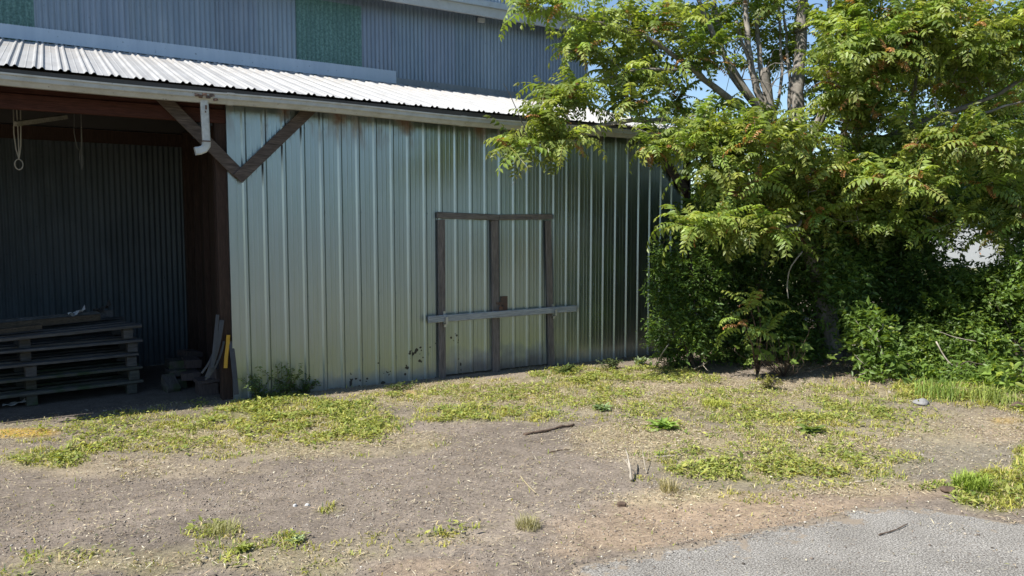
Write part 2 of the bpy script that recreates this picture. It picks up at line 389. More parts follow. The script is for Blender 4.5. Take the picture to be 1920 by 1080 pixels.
def groundmat():
    t = NT('ground_soil'); v = t.co(); a = t.attr('tint').outputs['Color']
    n1 = t.noise(v, 38, 5, .75); n2 = t.noise(v, 120, 3, .7); n3 = t.noise(v, 7, 5, .65)
    c = t.mix(1, a, t.ramp(n1, [(.28, (.5, .49, .48)), (.5, (.95, .95, .95)), (.75, (1.45, 1.42, 1.36))]), 'MULTIPLY')
    c = t.mix(1, c, t.ramp(n3, [(.3, (.78, .77, .76)), (.7, (1.2, 1.2, 1.2))]), 'MULTIPLY')
    c = t.mix(t.mr(n2, .60, .70, 0, .5), c, (.46, .42, .35)); c = t.mix(t.mr(n2, .36, .28, 0, .6), c, (.06, .05, .042))
    t.bump(t.math('ADD', n1, t.math('MULTIPLY', n2, .6)), .8, .014); return t.set(c, .95, 0, .15)
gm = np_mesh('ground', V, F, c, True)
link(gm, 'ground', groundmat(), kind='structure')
# asphalt: a worn sheet with a ragged edge
def asphaltmat():
    t = NT('worn_asphalt'); v = t.co(); n1 = t.noise(v, 92, 3, .75); n2 = t.noise(v, 2.2, 5, .6); n3 = t.noise(v, 28, 4, .7)
    c = t.ramp(n1, [(.35, (.05, .047, .043)), (.49, (.235, .218, .192)), (.64, (.49, .465, .425))])
    c = t.mix(1, c, t.ramp(n2, [(.3, (.80, .79, .77)), (.7, (1.14, 1.14, 1.13))]), 'MULTIPLY')
    c = t.mix(t.mr(n3, .62, .7, 0, .6), c, (.36, .33, .25))
    ed = t.attr('tint').outputs['Color']; c = t.mix(t.mr(t.math('ADD', t.xyz(ed)[0], t.mr(t.noise(v, 5, 5, .7), .25, .75, -.6, .6)), .42, .58, 0, .95), c, t.mix(t.noise(v, 40, 3), (.20, .165, .125), (.33, .27, .20)))
    t.bump(n1, .9, .012); return t.set(c, .9, 0, .2)
edge = []
for (x1, y1), (x2, y2) in zip(ASPH[:-1], ASPH[1:]):
    n = max(2, int(math.hypot(x2 - x1, y2 - y1) / .06)); edge += [(x1 + (x2 - x1) * k / n, y1 + (y2 - y1) * k / n) for k in range(n)]
edge = np.array(edge); edge[:, 1] += (fbm(edge[:, 0], edge[:, 1], 2.5, 5, 77) - .5) * .22; edge[:, 0] += (fbm(edge[:, 0], edge[:, 1], 2.5, 5, 78) - .5) * .2
cen = np.array([3.2, -13.6]); rows = [1.0, .996, .988, .975, .955, .90, .6, .3, .02]
V = []; C = []
for k, r_ in enumerate(rows):
    q = cen + (edge - cen) * r_; V.append(np.column_stack([q, np.full(len(q), (-.045, -.004, .004, .009, .011, .012, .012, .012, .012)[k])])); C.append(np.full((len(q), 3), [1, .9, .66, .40, .2, .05, 0, 0, 0][k]))
V = np.concatenate(V); C = np.concatenate(C); n = len(edge)
i = (np.arange(len(rows) - 1)[:, None] * n + np.arange(n - 1)[None]).ravel()
link(np_mesh('asphalt_road', V, np.stack([i, i + n, i + n + 1, i + 1], 1), C, False), 'asphalt_road', asphaltmat(), kind='structure')

# ------------------------------------------------------------------ buildings
def profile(x0, x1, pitch, phase, shape):
    out = []; k = math.floor((x0 - phase) / pitch) - 1
    while phase + k * pitch < x1 + pitch:
        for u, d in shape: out.append((phase + k * pitch + u, d))
        k += 1
    out.sort(); P = []
    for (a, da), (b, db) in zip(out[:-1], out[1:]):
        if b <= x0 or a >= x1: continue
        def dd(x): return da + (db - da) * (x - a) / max(b - a, 1e-9)
        if a < x0: P.append((x0, dd(x0)))
        elif not P: P.append((a, da))
        if b > x1: P.append((x1, dd(x1)))
        else: P.append((b, db))
    return P
WALLRIB = [(-.034, 0), (-.013, .019), (.013, .019), (.034, 0), (.082, 0), (.088, .002), (.098, .002), (.104, 0), (.142, 0), (.148, .002), (.158, .002), (.164, 0)]
ROOFRIB = [(-.062, 0), (-.043, .022), (-.028, .022), (-.010, .002), (.010, .002), (.028, .022), (.043, .022), (.062, 0), (.115, 0), (.12, .003), (.127, .003), (.132, 0)]
def wave(pitch, amp, n=8): return [(pitch * k / n, amp * math.cos(2 * math.pi * k / n)) for k in range(n)]
def sheet(mb, P, T, fn):
    n = len(P); vs = [fn(u, d, t) for t in T for u, d in P]
    fs = [(j * n + k, j * n + k + 1, (j + 1) * n + k + 1, (j + 1) * n + k) for j in range(len(T) - 1) for k in range(n - 1)]
    return mb.add(vs, fs)
WT = 3.66
shed = empty('metal_shed', (0, 0, 0), label='low galvanised metal shed with white ribbed lean-to roof and an open bay', cat='shed')
def wav(x, z, s=0): return .0022 * math.sin(x * 2.1 + s) * math.sin(z * 1.7 + x * .6 + s) + .0010 * math.sin(x * 5.3 + z * .8)
def rib_wall(name, x0, x1, z0, z1, y, mat, parent, ph=.11):
    mb = MB(); P = profile(x0, x1, .2425, ph, WALLRIB); T = np.linspace(z0, z1, max(3, int((z1 - z0) / .25)))
    sheet(mb, P, T, lambda u, d, t: (u, y - d + wav(u, t), t)); return mb, mat, parent
mb = MB()
DX0, DX1, DZ = 2.80, 4.60, 2.27
for a, b, lo, hi in ((0.0, DX0, -.04, WT), (DX0, DX1, DZ, WT), (DX1, 7.37, -.04, WT)):
    P = profile(a, b, .2425, .11, WALLRIB); T = np.linspace(lo, hi, max(4, int((hi - lo) / .22)))
    sheet(mb, P, T, lambda u, d, t: (u, -d + wav(u, t), t))
# screw heads in rows across the sheets
for zz in (3.42, 2.35, 1.25, .35):
    for k in range(31):
        x = .11 + .2425 * k + .05
        if DX0 - .02 < x < DX1 and zz < DZ: continue
        mb.box((x, -.004 + wav(x, zz), zz + random.uniform(-.01, .01)), (.02, .012, .018))
fw = mb.build('front_wall', M['galv'], shed)
# corner trim
t_ = MB(); t_.box((-.045, -.012, 1.80), (.088, .016, 3.64)); t_.box((-.081, .03, 1.80), (.016, .066, 3.64)); t_.build('corner_trim', M['galv'], shed)
# double door: two leaves with timber stiles
for x0, x1 in ((DX0, 3.70), (3.70, DX1)):
    m1 = MB(); P = profile(x0 + .004, x1 - .004, .2425, .11, WALLRIB); T = np.linspace(.03, DZ - .004, 11)
    sheet(m1, P, T, lambda u, d, t: (u, -.004 - d + wav(u, t, .4), t)); leaf = m1.build('door_leaf', M['galv'], shed)
    if x0 == DX0:
        MB().bar((2.765, -.043, -.02), (2.765, -.043, 2.262), .105, .038, (1, 0, 0), .002, .004).build('stile', M['trim_wood_z'], leaf)
        MB().bar((3.655, -.043, 0.0), (3.632, -.043, 2.255), .115, .038, (1, 0, 0), .002, .004).build('stile', M['trim_wood_z'], leaf)
    else:
        MB().bar((4.650, -.043, 0.0), (4.575, -.043, 2.262), .10, .038, (1, 0, 0), .002, .004).build('stile', M['trim_wood_z'], leaf)
        MB().box((3.80, -.026, 1.02), (.125, .008, .215)).build('latch_plate', M['rusty'], leaf)
        k = MB(); k.tube([(3.70, -.075, 1.03), (3.70, -.10, .985), (3.735, -.10, .96), (3.76, -.07, 1.0)], .009); k.box((3.715, -.085, .945), (.06, .03, .07), bev=.006)
        k.box((3.70, -.07, 1.03), (.11, .012, .035)); k.build('padlock', M['rusty'], leaf)
h = MB(); h.bar((2.700, -.046, 2.325), (3.70, -.046, 2.300), .085, .044, (0, 0, 1), .003, .005); h.bar((3.703, -.046, 2.302), (4.645, -.046, 2.322), .08, .044, (0, 0, 1), .003, .005)
h.build('door_header', M['grey_wood'], shed)
for x, z in ((2.79, .862), (4.655, .872)):
    b = MB(); b.box((x, -.071, z), (.035, .012, .19)); b.box((x, -.113, z - .075), (.035, .09, .012)); b.box((x, -.158, z - .03), (.035, .010, .10)); b.box((x, -.10, z - .105), (.04, .02, .04))
    b.build('bar_bracket', M['bright_metal'], shed)
bar = MB().bar((2.525, -.105, .858), (5.075, -.105, .884), .098, .042, (0, 0, 1), .002, .006).build('door_bar', M['bar_wood'], label='long pale grey timber bar laid across the closed double door', cat='door bar')
# posts, header beam, braces
def post(x, y, s=.17, z1=3.62, mat='brown_wood_z'): MB().box((x, y, z1 / 2 - .05), (s, s, z1 + .1), None, .004, .01).build('post', M[mat], shed)
post(-.13, .115); post(-5.0, .10); post(7.47, .06); post(-.10, 3.1, .15)
hb = MB(); hb.bar((-5.1, .045, 3.485), (-.01, .045, 3.485), .165, .07, (0, 0, 1), 0, .006); hb.bar((-5.1, .062, 3.655), (-.01, .062, 3.655), .165, .055, (0, 0, 1), 0, .006)
hb.build('header_beam', M['red_wood'], shed)
MB().bar((-.87, -.040, 3.72), (.05, -.040, 2.785), .14, .045, (1, 0, 1), .003, .005).build('brace', M['brace_wood'], shed)
MB().bar((1.0, -.0625, 3.715), (.015, -.0625, 2.735), .14, .045, (-1, 0, 1), .003, .005).build('brace', M['brace_wood'], shed)
MB().bar((6.60, -.05, 3.60), (7.42, -.05, 2.78), .155, .045, (1, 0, 1), .003, .005).build('brace', M['brace_wood'], shed)
MB().bar((-4.1, -.05, 3.70), (-5.0, -.05, 2.80), .155, .045, (-1, 0, 1), .003, .005).build('brace', M['brace_wood'], shed)
# inside of the open bay
BY = 3.2
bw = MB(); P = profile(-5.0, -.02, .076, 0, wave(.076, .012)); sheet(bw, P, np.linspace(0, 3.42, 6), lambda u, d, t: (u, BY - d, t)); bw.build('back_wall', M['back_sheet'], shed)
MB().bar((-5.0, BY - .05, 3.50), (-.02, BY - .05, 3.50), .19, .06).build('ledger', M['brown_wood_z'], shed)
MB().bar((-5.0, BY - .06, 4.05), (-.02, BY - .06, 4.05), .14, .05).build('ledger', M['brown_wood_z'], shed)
ub = MB(); ub.box((-2.5, BY - .02, 4.15), (4.96, .02, 1.08)); ub.build('bay_shade_sheet', M['fascia'], shed)  # added dark sheet painting deep shade over the barn wall under the roof
pt = MB()
for k in range(8): pt.box((-.025 + random.uniform(-.006, .006), .40 + .385 * k, 1.72), (.022, .378, 3.52), None, .003)
pt.build('partition', M['plywood'], shed)
st = MB()
for yy in (.86, 1.75, 2.5): st.box((-.075, yy, 1.72), (.075, .05, 3.5), None, .003)
st.build('stud', M['brown_wood_z'], shed)
MB().box((-.065, .52, 1.45), (.03, .34, 1.7), None, .004).build('patch_board', M['grey_wood_z'], shed)
def roofz(x, y, d=0):
    k = .283 - .017 * min(max((x + 2) / 8, 0), 1); return 3.785 - .004 * x + (y + .285) * k + d * .963
for k in range(9):
    x = -4.9 + .61 * k
    MB().bar((x, -.20, roofz(x, -.20) - .12), (x, 3.16, roofz(x, 3.16) - .12), .14, .042).build('rafter', M['brown_wood_z'], shed)
rf = MB(); P = profile(-5.15, 7.42, .2405, -2.005, ROOFRIB)
sheet(rf, P, np.linspace(-.285, 3.30, 9), lambda u, d, t: (u, t - d * .27, roofz(u, t, d) + .003 * math.sin(u * 1.9 + t)))
rf.build('roof', M['roof'], shed)
un = MB(); un.add([(-5.1, -.22, roofz(-5.1, -.22) - .022), (7.38, -.22, roofz(7.38, -.22) - .022), (7.38, 3.28, roofz(7.38, 3.28) - .022), (-5.1, 3.28, roofz(-5.1, 3.28) - .022)], [(0, 1, 2, 3)]); un.build('roof_underlay', M['fascia'], shed)
fa = MB(); fa.bar((-5.12, -.245, 3.70), (7.40, -.245, 3.655), .165, .03); fa.build('fascia', M['fascia'], shed)
MB().bar((-5.1, -.12, 3.675), (7.38, -.12, 3.63), .012, .21, (0, 0, 1)).build('soffit', M['fascia'], shed)
# gutter: one trough per length, the joint shows left of the post
GPROF = [(-.262, .115), (-.262, .0), (-.345, -.004), (-.372, .035), (-.392, .052), (-.392, .092), (-.405, .10), (-.405, .118), (-.395, .118), (-.386, .108), (-.38, .058), (-.362, .045), (-.34, .008), (-.272, .012), (-.272, .115)]
def gutz(x): return 3.592 - .0045 * (x + 2) + .012 * math.exp(-((x - 2.5) / 1.2) ** 2) * -1 + .010 * math.sin(x * 1.3)
gt = MB(); xs = list(np.linspace(-5.2, 7.42, 60)); n = len(GPROF)
gt.add([(x, y, gutz(x) + z) for x in xs for y, z in GPROF], [(j * n + k, j * n + (k + 1) % n, (j + 1) * n + (k + 1) % n, (j + 1) * n + k) for j in range(len(xs) - 1) for k in range(n)] + [tuple(range(n)), tuple((len(xs) - 1) * n + k for k in range(n - 1, -1, -1))])
gut = gt.build('gutter', M['gutter'], shed)
for x in (-.10, 2.95, 6.0):
    j_ = MB(); P2 = [(-.266, -.006), (-.347, -.010), (-.378, .033), (-.398, .05), (-.398, .094), (-.411, .1), (-.411, .122), (-.30, .122)]
    m_n = len(P2); j_.add([(x + e, y, gutz(x) + z) for e in (-.04, .04) for y, z in P2], [(k, k + 1, m_n + k + 1, m_n + k) for k in range(m_n - 1)]); j_.build('gutter_joint', M['gutter'], gut)
hole = MB()
for k in range(6): hole.box((-.47 + .04 * k, -.399 + random.uniform(-.004, .002), gutz(-.4) + .06 + random.uniform(-.03, .03)), (.05, .012, .03), Matrix.Rotation(random.uniform(-.5, .5), 3, 'Y'), .006)
hole.build('torn_patch', M['rusty'], gut)
dsp = MB(); z0 = 3.60
def rect_tube(mb, pts, w_, h_):
    vs = []; fs = []
    for i_, p in enumerate(pts):
        p = Vector(p); q = Vector(pts[min(i_ + 1, len(pts) - 1)]) - Vector(pts[max(i_ - 1, 0)]); q.normalize()
        a = Vector((0, -1, 0)) - q * (-q.y); a.normalize(); b = q.cross(a)
        for s1, s2 in ((-.7, -1), (.7, -1), (1, -.7), (1, .7), (.7, 1), (-.7, 1), (-1, .7), (-1, -.7)): vs.append(p + b * w_ * s1 + a * h_ * s2)
    for i_ in range(len(pts) - 1):
        for k in range(8): fs.append((i_ * 8 + k, i_ * 8 + (k + 1) % 8, i_ * 8 + 8 + (k + 1) % 8, i_ * 8 + 8 + k))
    fs.append(tuple(range(8))); fs.append(tuple((len(pts) - 1) * 8 + k for k in range(7, -1, -1))); mb.add(vs, fs)
rect_tube(dsp, [(-.385, -.335, 3.60), (-.380, -.335, 3.35), (-.375, -.335, 3.16), (-.373, -.335, 3.12)], .043, .032)
rect_tube(dsp, [(-.373, -.335, 3.14), (-.378, -.335, 3.085), (-.405, -.336, 3.045), (-.45, -.338, 3.025), (-.50, -.34, 3.015)], .046, .035)
ds = dsp.build('downspout', M['downspout'], shed)
MB().box((-.376, -.335, 3.135), (.088, .076, .014)).build('collar', M['rusty'], ds)
hl = MB(); hl.box((-.372, -.367, 3.52), (.02, .006, .05), None, .003); hl.box((-.378, -.367, 3.47), (.014, .006, .02), None, .002); hl.build('rust_hole', M['rusty'], ds)
# end walls
ew = MB(); P = profile(0.10, 3.28, .2425, .2, WALLRIB); sheet(ew, P, np.linspace(-.04, 1, 2), lambda u, d, t: (7.40 + d, u, t if t <= 0 else roofz(7.4, u) - .03)); ew.build('end_wall', M['galv'], shed)
ew = MB(); P = profile(0.02, 3.28, .2425, .2, WALLRIB); sheet(ew, P, np.linspace(-.04, 1, 2), lambda u, d, t: (-5.06 - d, u, t if t <= 0 else roofz(-5.06, u) - .03)); ew.build('end_wall', M['galv'], shed)
cl = MB(); cl.box((7.50, -.035, 1.75), (.02, .025, 3.4)); cl.build('corner_trim', M['fascia'], shed)

# taller barn behind
barn = empty('corrugated_barn', (1, 3.3, 0), label='tall blue-grey corrugated metal barn rising behind the low white roof', cat='barn')
def bp(x, y, z): return (x - 1, y - 3.3, z)
seams = [-6.0, -5.4, -4.78, -4.15, -3.53, -2.91, -2.057, -1.452, -.85, -.23, .44, 1.06, 1.69, 2.842, 3.44, 4.05, 4.66, 5.27, 5.88, 6.49, 7.10, 7.755]
Vb = []; Fb = []; Cb = []; nb = 0; CP = .0765
for k, (a, b) in enumerate(zip(seams[:-1], seams[1:])):
    if abs(a - 1.69) < .01 or abs(a + 2.91) < .01: zs = [(3.3, 4.62), (6.02, 6.6)]
    else: zs = [(3.3, 6.6)]
    for lo, hi in zs:
        m1 = MB(); P = profile(a - .012, b + .01, CP, a, wave(CP, .0135, 6)); off = .004 if k % 2 else 0; lip = random.choice([0, .004, .02, .03])
        sheet(m1, P, [lo, lo + .25, (lo + hi) / 2, hi], lambda u, d, t: bp(u, 3.3 - d - off - lip * max(0, 1 - (t - lo) / .5) * min(1, abs(u - a) / (b - a) * 1.3), t))
        Vb.append(np.array(m1.v)); Fb.append(np.array(m1.f) + nb); nb += len(m1.v); tone = random.uniform(.86, 1.08)
        Cb.append(np.full((len(m1.v), 3), tone) * np.array([random.uniform(.97, 1.02), 1, random.uniform(.99, 1.05)]))
link(np_mesh('front_wall', np.concatenate(Vb), np.concatenate(Fb), np.concatenate(Cb), True), 'front_wall', M['barn_sheet'], barn)
for a, b in ((-2.91, -2.057), (1.69, 2.842)):
    m1 = MB(); P = profile(a, b, CP, a, wave(CP, .0135, 6)); sheet(m1, P, np.linspace(4.6, 6.03, 5), lambda u, d, t: bp(u, 3.296 - d, t)); m1.build('translucent_panel', M['green'], barn, True)
# flashing with a saw-cut upper edge following the corrugations
fl = MB(); P = profile(-5.1, 3.48, .0348, -.003, [(0, 0), (.0174, .012)])
fl.add([bp(u, 3.272 - .004 * math.sin(u * 3), z + (d * .8 if z > 4.9 else 0)) for u, d in P for z in (roofz(u, 3.3) + .012, 4.995 - .006 * u)] , [(2 * k, 2 * k + 2, 2 * k + 3, 2 * k + 1) for k in range(len(P) - 1)]); fl.build('flashing', M['flashing'], barn)
f2 = MB(); P = profile(3.48, 7.75, .0348, -.003, [(0, 0), (.0174, .008)])
f2.add([bp(u, 3.280, z + (d if z > 4.83 else 0)) for u, d in P for z in (roofz(u, 3.3) + .012, 4.86 - .008 * (u - 3.5))], [(2 * k, 2 * k + 2, 2 * k + 3, 2 * k + 1) for k in range(len(P) - 1)]); f2.build('flashing', M['old_flashing'], barn)
ev = MB(); ev.box(bp(.9, 2.93, 6.175), (14.2, .05, .17)); ev.box(bp(.9, 3.11, 6.245), (14.2, .32, .02)); ev.build('eave_board', M['barn_trim'], barn)
eg = MB(); eg.bar(bp(-6.2, 2.875, 6.31), bp(8.0, 2.875, 6.31), .10, .05); eg.build('eave_gutter', M['barn_roof'], barn)
br = MB(); br.add([bp(-6.2, 2.87, 6.36), bp(8.0, 2.87, 6.36), bp(8.0, 8.5, 8.2), bp(-6.2, 8.5, 8.2), bp(-6.2, 14.2, 6.36), bp(8.0, 14.2, 6.36), bp(-6.2, 2.87, 6.30), bp(8.0, 2.87, 6.30), bp(8, 8.5, 8.12), bp(-6.2, 8.5, 8.12), bp(-6.2, 14.2, 6.30), bp(8.0, 14.2, 6.30)],
    [(0, 1, 2, 3), (3, 2, 5, 4), (6, 9, 8, 7), (9, 10, 11, 8), (0, 6, 7, 1), (4, 5, 11, 10), (1, 7, 8, 2), (2, 8, 11, 5), (0, 3, 9, 6), (3, 4, 10, 9)]); br.build('roof', M['barn_roof'], barn)
P = profile(3.3, 13.8, CP * 2, 0, wave(CP * 2, .01, 4))
for xx in (7.76, -6.0):
    sw = MB(); sheet(sw, P, [0, 1], lambda u, d, t: bp(xx + d, u, 0 if t == 0 else 6.33 + (min(u, 17.0 - u) - 2.87) * .327 - .06))
    o = sw.build('end_wall', M['barn_sheet'], barn); ca = o.data.color_attributes.new('tint', 'FLOAT_COLOR', 'POINT'); ca.data.foreach_set('color', np.ones(len(o.data.vertices) * 4, np.float32))
MB().box(bp(*on(1, 3.26, 902, 38)), (.15, .07, .09), None, .004, .012).build('junction_box', M['barn_trim'], barn)

# ------------------------------------------------------------------ things in and at the open bay
def pallet(name, z, mat, x0, ang, label, w_=2.75, over=0):
    e = empty(name, (x0[0], x0[1], z), ang, label=label, cat='pallet', group='pallets stacked in the open bay')
    for k, yy in enumerate((0, .27, .54, .81, 1.05)):
        ex = random.uniform(-.02, .05) + (over if k == 4 else 0)
        MB().box((-w_ / 2 + ex / 2, yy + .06, .155 + random.uniform(-.004, .004)), (w_ + ex, .135, .036), Matrix.Rotation(random.uniform(-.004, .004), 3, 'Z'), .004, .005).build('deck_board', mat, e)
    for xx in (-.10, -1.22, -w_ + .1):
        for yy in (.06 + (.16 if (xx < -.5 and random.random() < .6) else .02), .57, 1.09): MB().box((xx + random.uniform(-.03, .03), yy + random.uniform(-.01, .03), .0675), (.115, .12, .128), None, .004, .006).build('block', mat, e)
    return e
p0 = gp(262, 738); PA = math.atan2(.26, 1.58)
PL = [('lowest mossy grey wooden pallet standing on the bay floor', 'pallet_moss'), ('second mossy pallet from the floor in the grey pallet stack', 'pallet_moss'), ('middle grey pallet of the five in the stack', 'pallet_wood'), ('grey pallet directly beneath the topmost one, with white scraps on its edge', 'pallet_wood'), ('topmost weathered pallet, tilted, carrying the loose planks', 'pallet_wood')]
pallets = []
for k, (lab, mt) in enumerate(PL):
    e = pallet('wooden_pallet', .005 + .176 * k, M[mt], (p0[0] + random.uniform(-.03, .03), p0[1] + random.uniform(-.01, .015)), PA + random.uniform(-.012, .012), lab, over=(.10, .12, .04, .14, .05)[k]); pallets.append(e)
pallets[4].rotation_euler = (0, R(-1.6), PA + .01); pallets[4].location.z += .012
def onstack(lx, ly, lz=.176 * 5 + .02):
    c_, s_n = math.cos(PA), math.sin(PA); return Vector((p0[0] + lx * c_ - ly * s_n, p0[1] + lx * s_n + ly * c_, lz + lx * math.tan(R(1.6))))
def plank(name, a, b, wid, thk, mat, label, cat, up=(0, 0, 1), jit=.004):
    a = Vector(a); b = Vector(b); c_ = (a + b) / 2; m1 = MB().bar(a - c_, b - c_, wid, thk, up, jit, .005); o = m1.build(name, mat, label=label, cat=cat); o.location = c_; return o
plank('loose_plank', onstack(-2.6, .45, .985), onstack(-.32, .50, .985), .085, .04, M['tan_wood'], 'longest brown plank lying along the top of the pallet stack', 'plank')
plank('loose_plank', onstack(-2.7, .62, 1.0), onstack(-.12, .70, 1.0), .10, .038, M['pallet_wood'], 'long grey plank behind the brown one on the pallet stack', 'plank')
plank('loose_plank', onstack(-1.72, .20, .955), onstack(-1.02, .26, .962), .05, .10, M['tan_wood'], 'short curved brown board end beside the two blocks on the pallets', 'plank')
plank('loose_plank', onstack(-2.8, .18, .95), onstack(-2.25, .22, .95), .06, .10, M['tan_wood'], 'brown board stub at the photo edge on top of the pallets', 'plank')
plank('wood_block', onstack(-2.17, .16, .99), onstack(-2.17, .34, .99), .14, .13, M['block_wood'], 'left of two squared timber blocks standing on the top pallet', 'block')
plank('wood_block', onstack(-1.96, .15, .99), onstack(-1.96, .36, .99), .145, .17, M['block_wood'], 'right and wider of two squared timber blocks on the top pallet', 'block')
plank('wood_block', onstack(-2.62, .62, 1.075), onstack(-2.42, .64, 1.075), .07, .09, M['pallet_wood'], 'small grey block with a dark knot on the planks at the photo edge', 'block')
def scrap(name, loc, size, mat, label, cat, n=7):
    m1 = MB(); vs = []; fs = []
    for i_ in range(n):
        for j_ in range(4): vs.append(((i_ / (n - 1) - .5) * size[0], (j_ / 3 - .5) * size[1], size[2] * (math.sin(i_ * 1.9 + j_) * .35 + (i_ / (n - 1)) ** 3)))
    for i_ in range(n - 1):
        for j_ in range(3): fs.append((i_ * 4 + j_, i_ * 4 + j_ + 1, i_ * 4 + j_ + 5, i_ * 4 + j_ + 4))
    m1.add(vs, fs); o = m1.build(name, mat, label=label, cat=cat); o.location = loc
    sm = o.modifiers.new('s', 'SOLIDIFY'); sm.thickness = .004; return o
scrap('paper_scrap', onstack(-.56, .66, 1.035), (.20, .07, .085), M['white_scrap'], 'curled white scrap on the far end of the planks', 'scrap').rotation_euler.z = .1
scrap('bent_shingle', onstack(-.25, .70, 1.05), (.20, .12, .10), M['fascia'], 'dark bent shingle sticking up at the end of the pallet stack', 'scrap').rotation_euler.z = .2
scrap('paper_scrap', onstack(-2.05, .02, .714), (.16, .07, .02), M['white_scrap'], 'flat torn white scrap on the edge of the second pallet from the top', 'scrap')
scrap('paper_scrap', onstack(-2.15, .01, .358), (.16, .07, .03), M['white_scrap'], 'crumpled white scrap low in the pallet stack', 'scrap')
scrap('paper_scrap', (*(gp(28, 762)[:2]), .03), (.24, .12, .04), M['white_scrap'], 'pale crumpled wrapper on the ground before the pallets', 'scrap')
# heap of timber offcuts by the post
OFF = [((322, 735), .07, (.17, .32, .13), .15, 0, 'upright greenish offcut on the ground at the left of the heap', .5), ((342, 728), .06, (.14, .3, .11), -.1, 0, 'offcut lying on the ground under the mossy block', 0), ((333, 726), .19, (.21, .34, .085), .1, 0, 'mossy green-faced block at the left of the heap', 0),
    ((331, 722), .285, (.20, .32, .10), .08, .05, 'pale topped block resting on the mossy block', 0), ((360, 730), .17, (.22, .30, .10), -.05, 0, 'broad grey offcut in the middle of the heap', 0), ((362, 722), .30, (.21, .3, .11), .12, .06, 'split grey offcut on top of the broad one', .05),
    ((390, 740), .17, (.26, .34, .04), .05, -.06, 'thin flat board end laid over the right blocks', 0), ((391, 741), .07, (.24, .26, .15), .05, 0, 'low squared block beneath the flat board end', 0), ((414, 738), .25, (.17, .26, .2), .2, 0, 'tall dark block leaning by the post', .1),
    ((425, 733), .33, (.17, .2, .09), .1, .08, 'small pale block on top at the post', 0), ((430, 737), .12, (.14, .28, .05), 0, 0, 'thin slat low beside the post', 0), ((360, 712), .36, (.24, .3, .08), .3, .1, 'tan offcut at the back of the heap', 0)]
for (px, py), z, sz, rz, ry, lab, rx in OFF:
    q = gp(px, py); m1 = MB().box((0, 0, 0), sz, None, .008, .008); o = m1.build('timber_offcut', M['block_wood'] if 'moss' in lab or 'green' in lab else M['grey_wood_z'], label=lab, cat='timber offcut', group='timber offcuts heaped by the post')
    o.location = (q[0], q[1] + .12, z); o.rotation_euler = (rx, ry, rz)
# cords and pale stick under the eave
def rope(name, pts, r_, mat, label, cat='rope'):
    return MB().tube(pts, r_, 6).build(name, mat, None, True, label=label, cat=cat)
def loop(c_, a, b, n=14):
    return [(c_[0] + a * math.sin(2 * math.pi * k / n), c_[1] + .01 * math.sin(k), c_[2] - b + b * math.cos(2 * math.pi * k / n)) for k in range(n + 1)]
rp = on(1, 1.1, 35, 300)
pts = [on(1, 1.1, 25, 200), on(1, 1.1, 26, 250), on(1, 1.1, 30, 280), on(1, 1.1, 35, 296)] + [np.array(q) for q in loop((rp[0] , 1.1, rp[2] + .01), .042, .062)] + [on(1, 1.1, 36, 296), on(1, 1.1, 39, 272), on(1, 1.1, 39, 235), on(1, 1.1, 38, 196)]
rope('rope_loop', pts, .008, M['rope'], 'pale knotted rope with a noose-like loop hanging from the beam')
MB().tube([on(1, 1.1, 31, 200), on(1, 1.1, 34, 250), on(1, 1.1, 36, 300)], .007).build('strand', M['rope'], [o for o in COL.objects if o.name.startswith('rope_loop')][0])
pts = [on(1, 1.3, 139, 205), on(1, 1.3, 139, 250), on(1, 1.3, 144, 275), on(1, 1.3, 150, 284), on(1, 1.3, 154, 272), on(1, 1.3, 153, 240), on(1, 1.3, 152, 205)]
pts = [on(1, 1.3, 153, 316), on(1, 1.3, 149, 300), on(1, 1.3, 150, 284), on(1, 1.3, 155, 290), on(1, 1.3, 156, 306), on(1, 1.3, 153, 318)][::-1] + pts[::-1]
rope('cord_loop', pts, .0055, M['thin_rope'], 'thin grey cord hanging in a long loop inside the bay', 'cord')
plank('hanging_batten', on(1, 1.0, 28, 232), on(1, 1.7, 124, 219), .055, .045, M['pale_wood'], 'pale painted batten hung under the roof in the dark bay', 'batten')
# yellow guard and torn sheeting at the post
yg = MB()
yy = [on(1, .0, 428, 628), on(1, .0, 427, 645), on(1, -.01, 424, 668), on(1, -.02, 423, 690)]
for k, p in enumerate(yy): pass
rect_tube(yg, [tuple(p) for p in yy], .022, .012); yg.build('cable_guard', M['yellow'], label='yellow plastic guard strip standing against the dark corner post', cat='cable guard')
tp = MB()
for (x0_, y0_), (x1_, y1_), (x2_, y2_), wd in (((416, 600), (409, 660), (388, 708), .028), ((412, 612), (405, 668), (378, 700), .012), ((420, 640), (410, 690), (385, 712), .012), ((433, 640), (440, 690), (443, 740), .03), ((408, 590), (402, 655), (398, 690), .02)):
    c0 = [on(1, .0, x0_, y0_), on(1, -.06, x1_, y1_), on(1, -.12, x2_, y2_)]; pts = []
    for k in range(7):
        u = k / 6; pts.append(tuple((1 - u) ** 2 * c0[0] + 2 * u * (1 - u) * c0[1] + u * u * c0[2]))
    rect_tube(tp, pts, wd, .004)
tp.build('torn_sheeting', M['tarp'], label='torn grey plastic sheeting trailing from the corner post onto the offcuts', cat='sheeting')

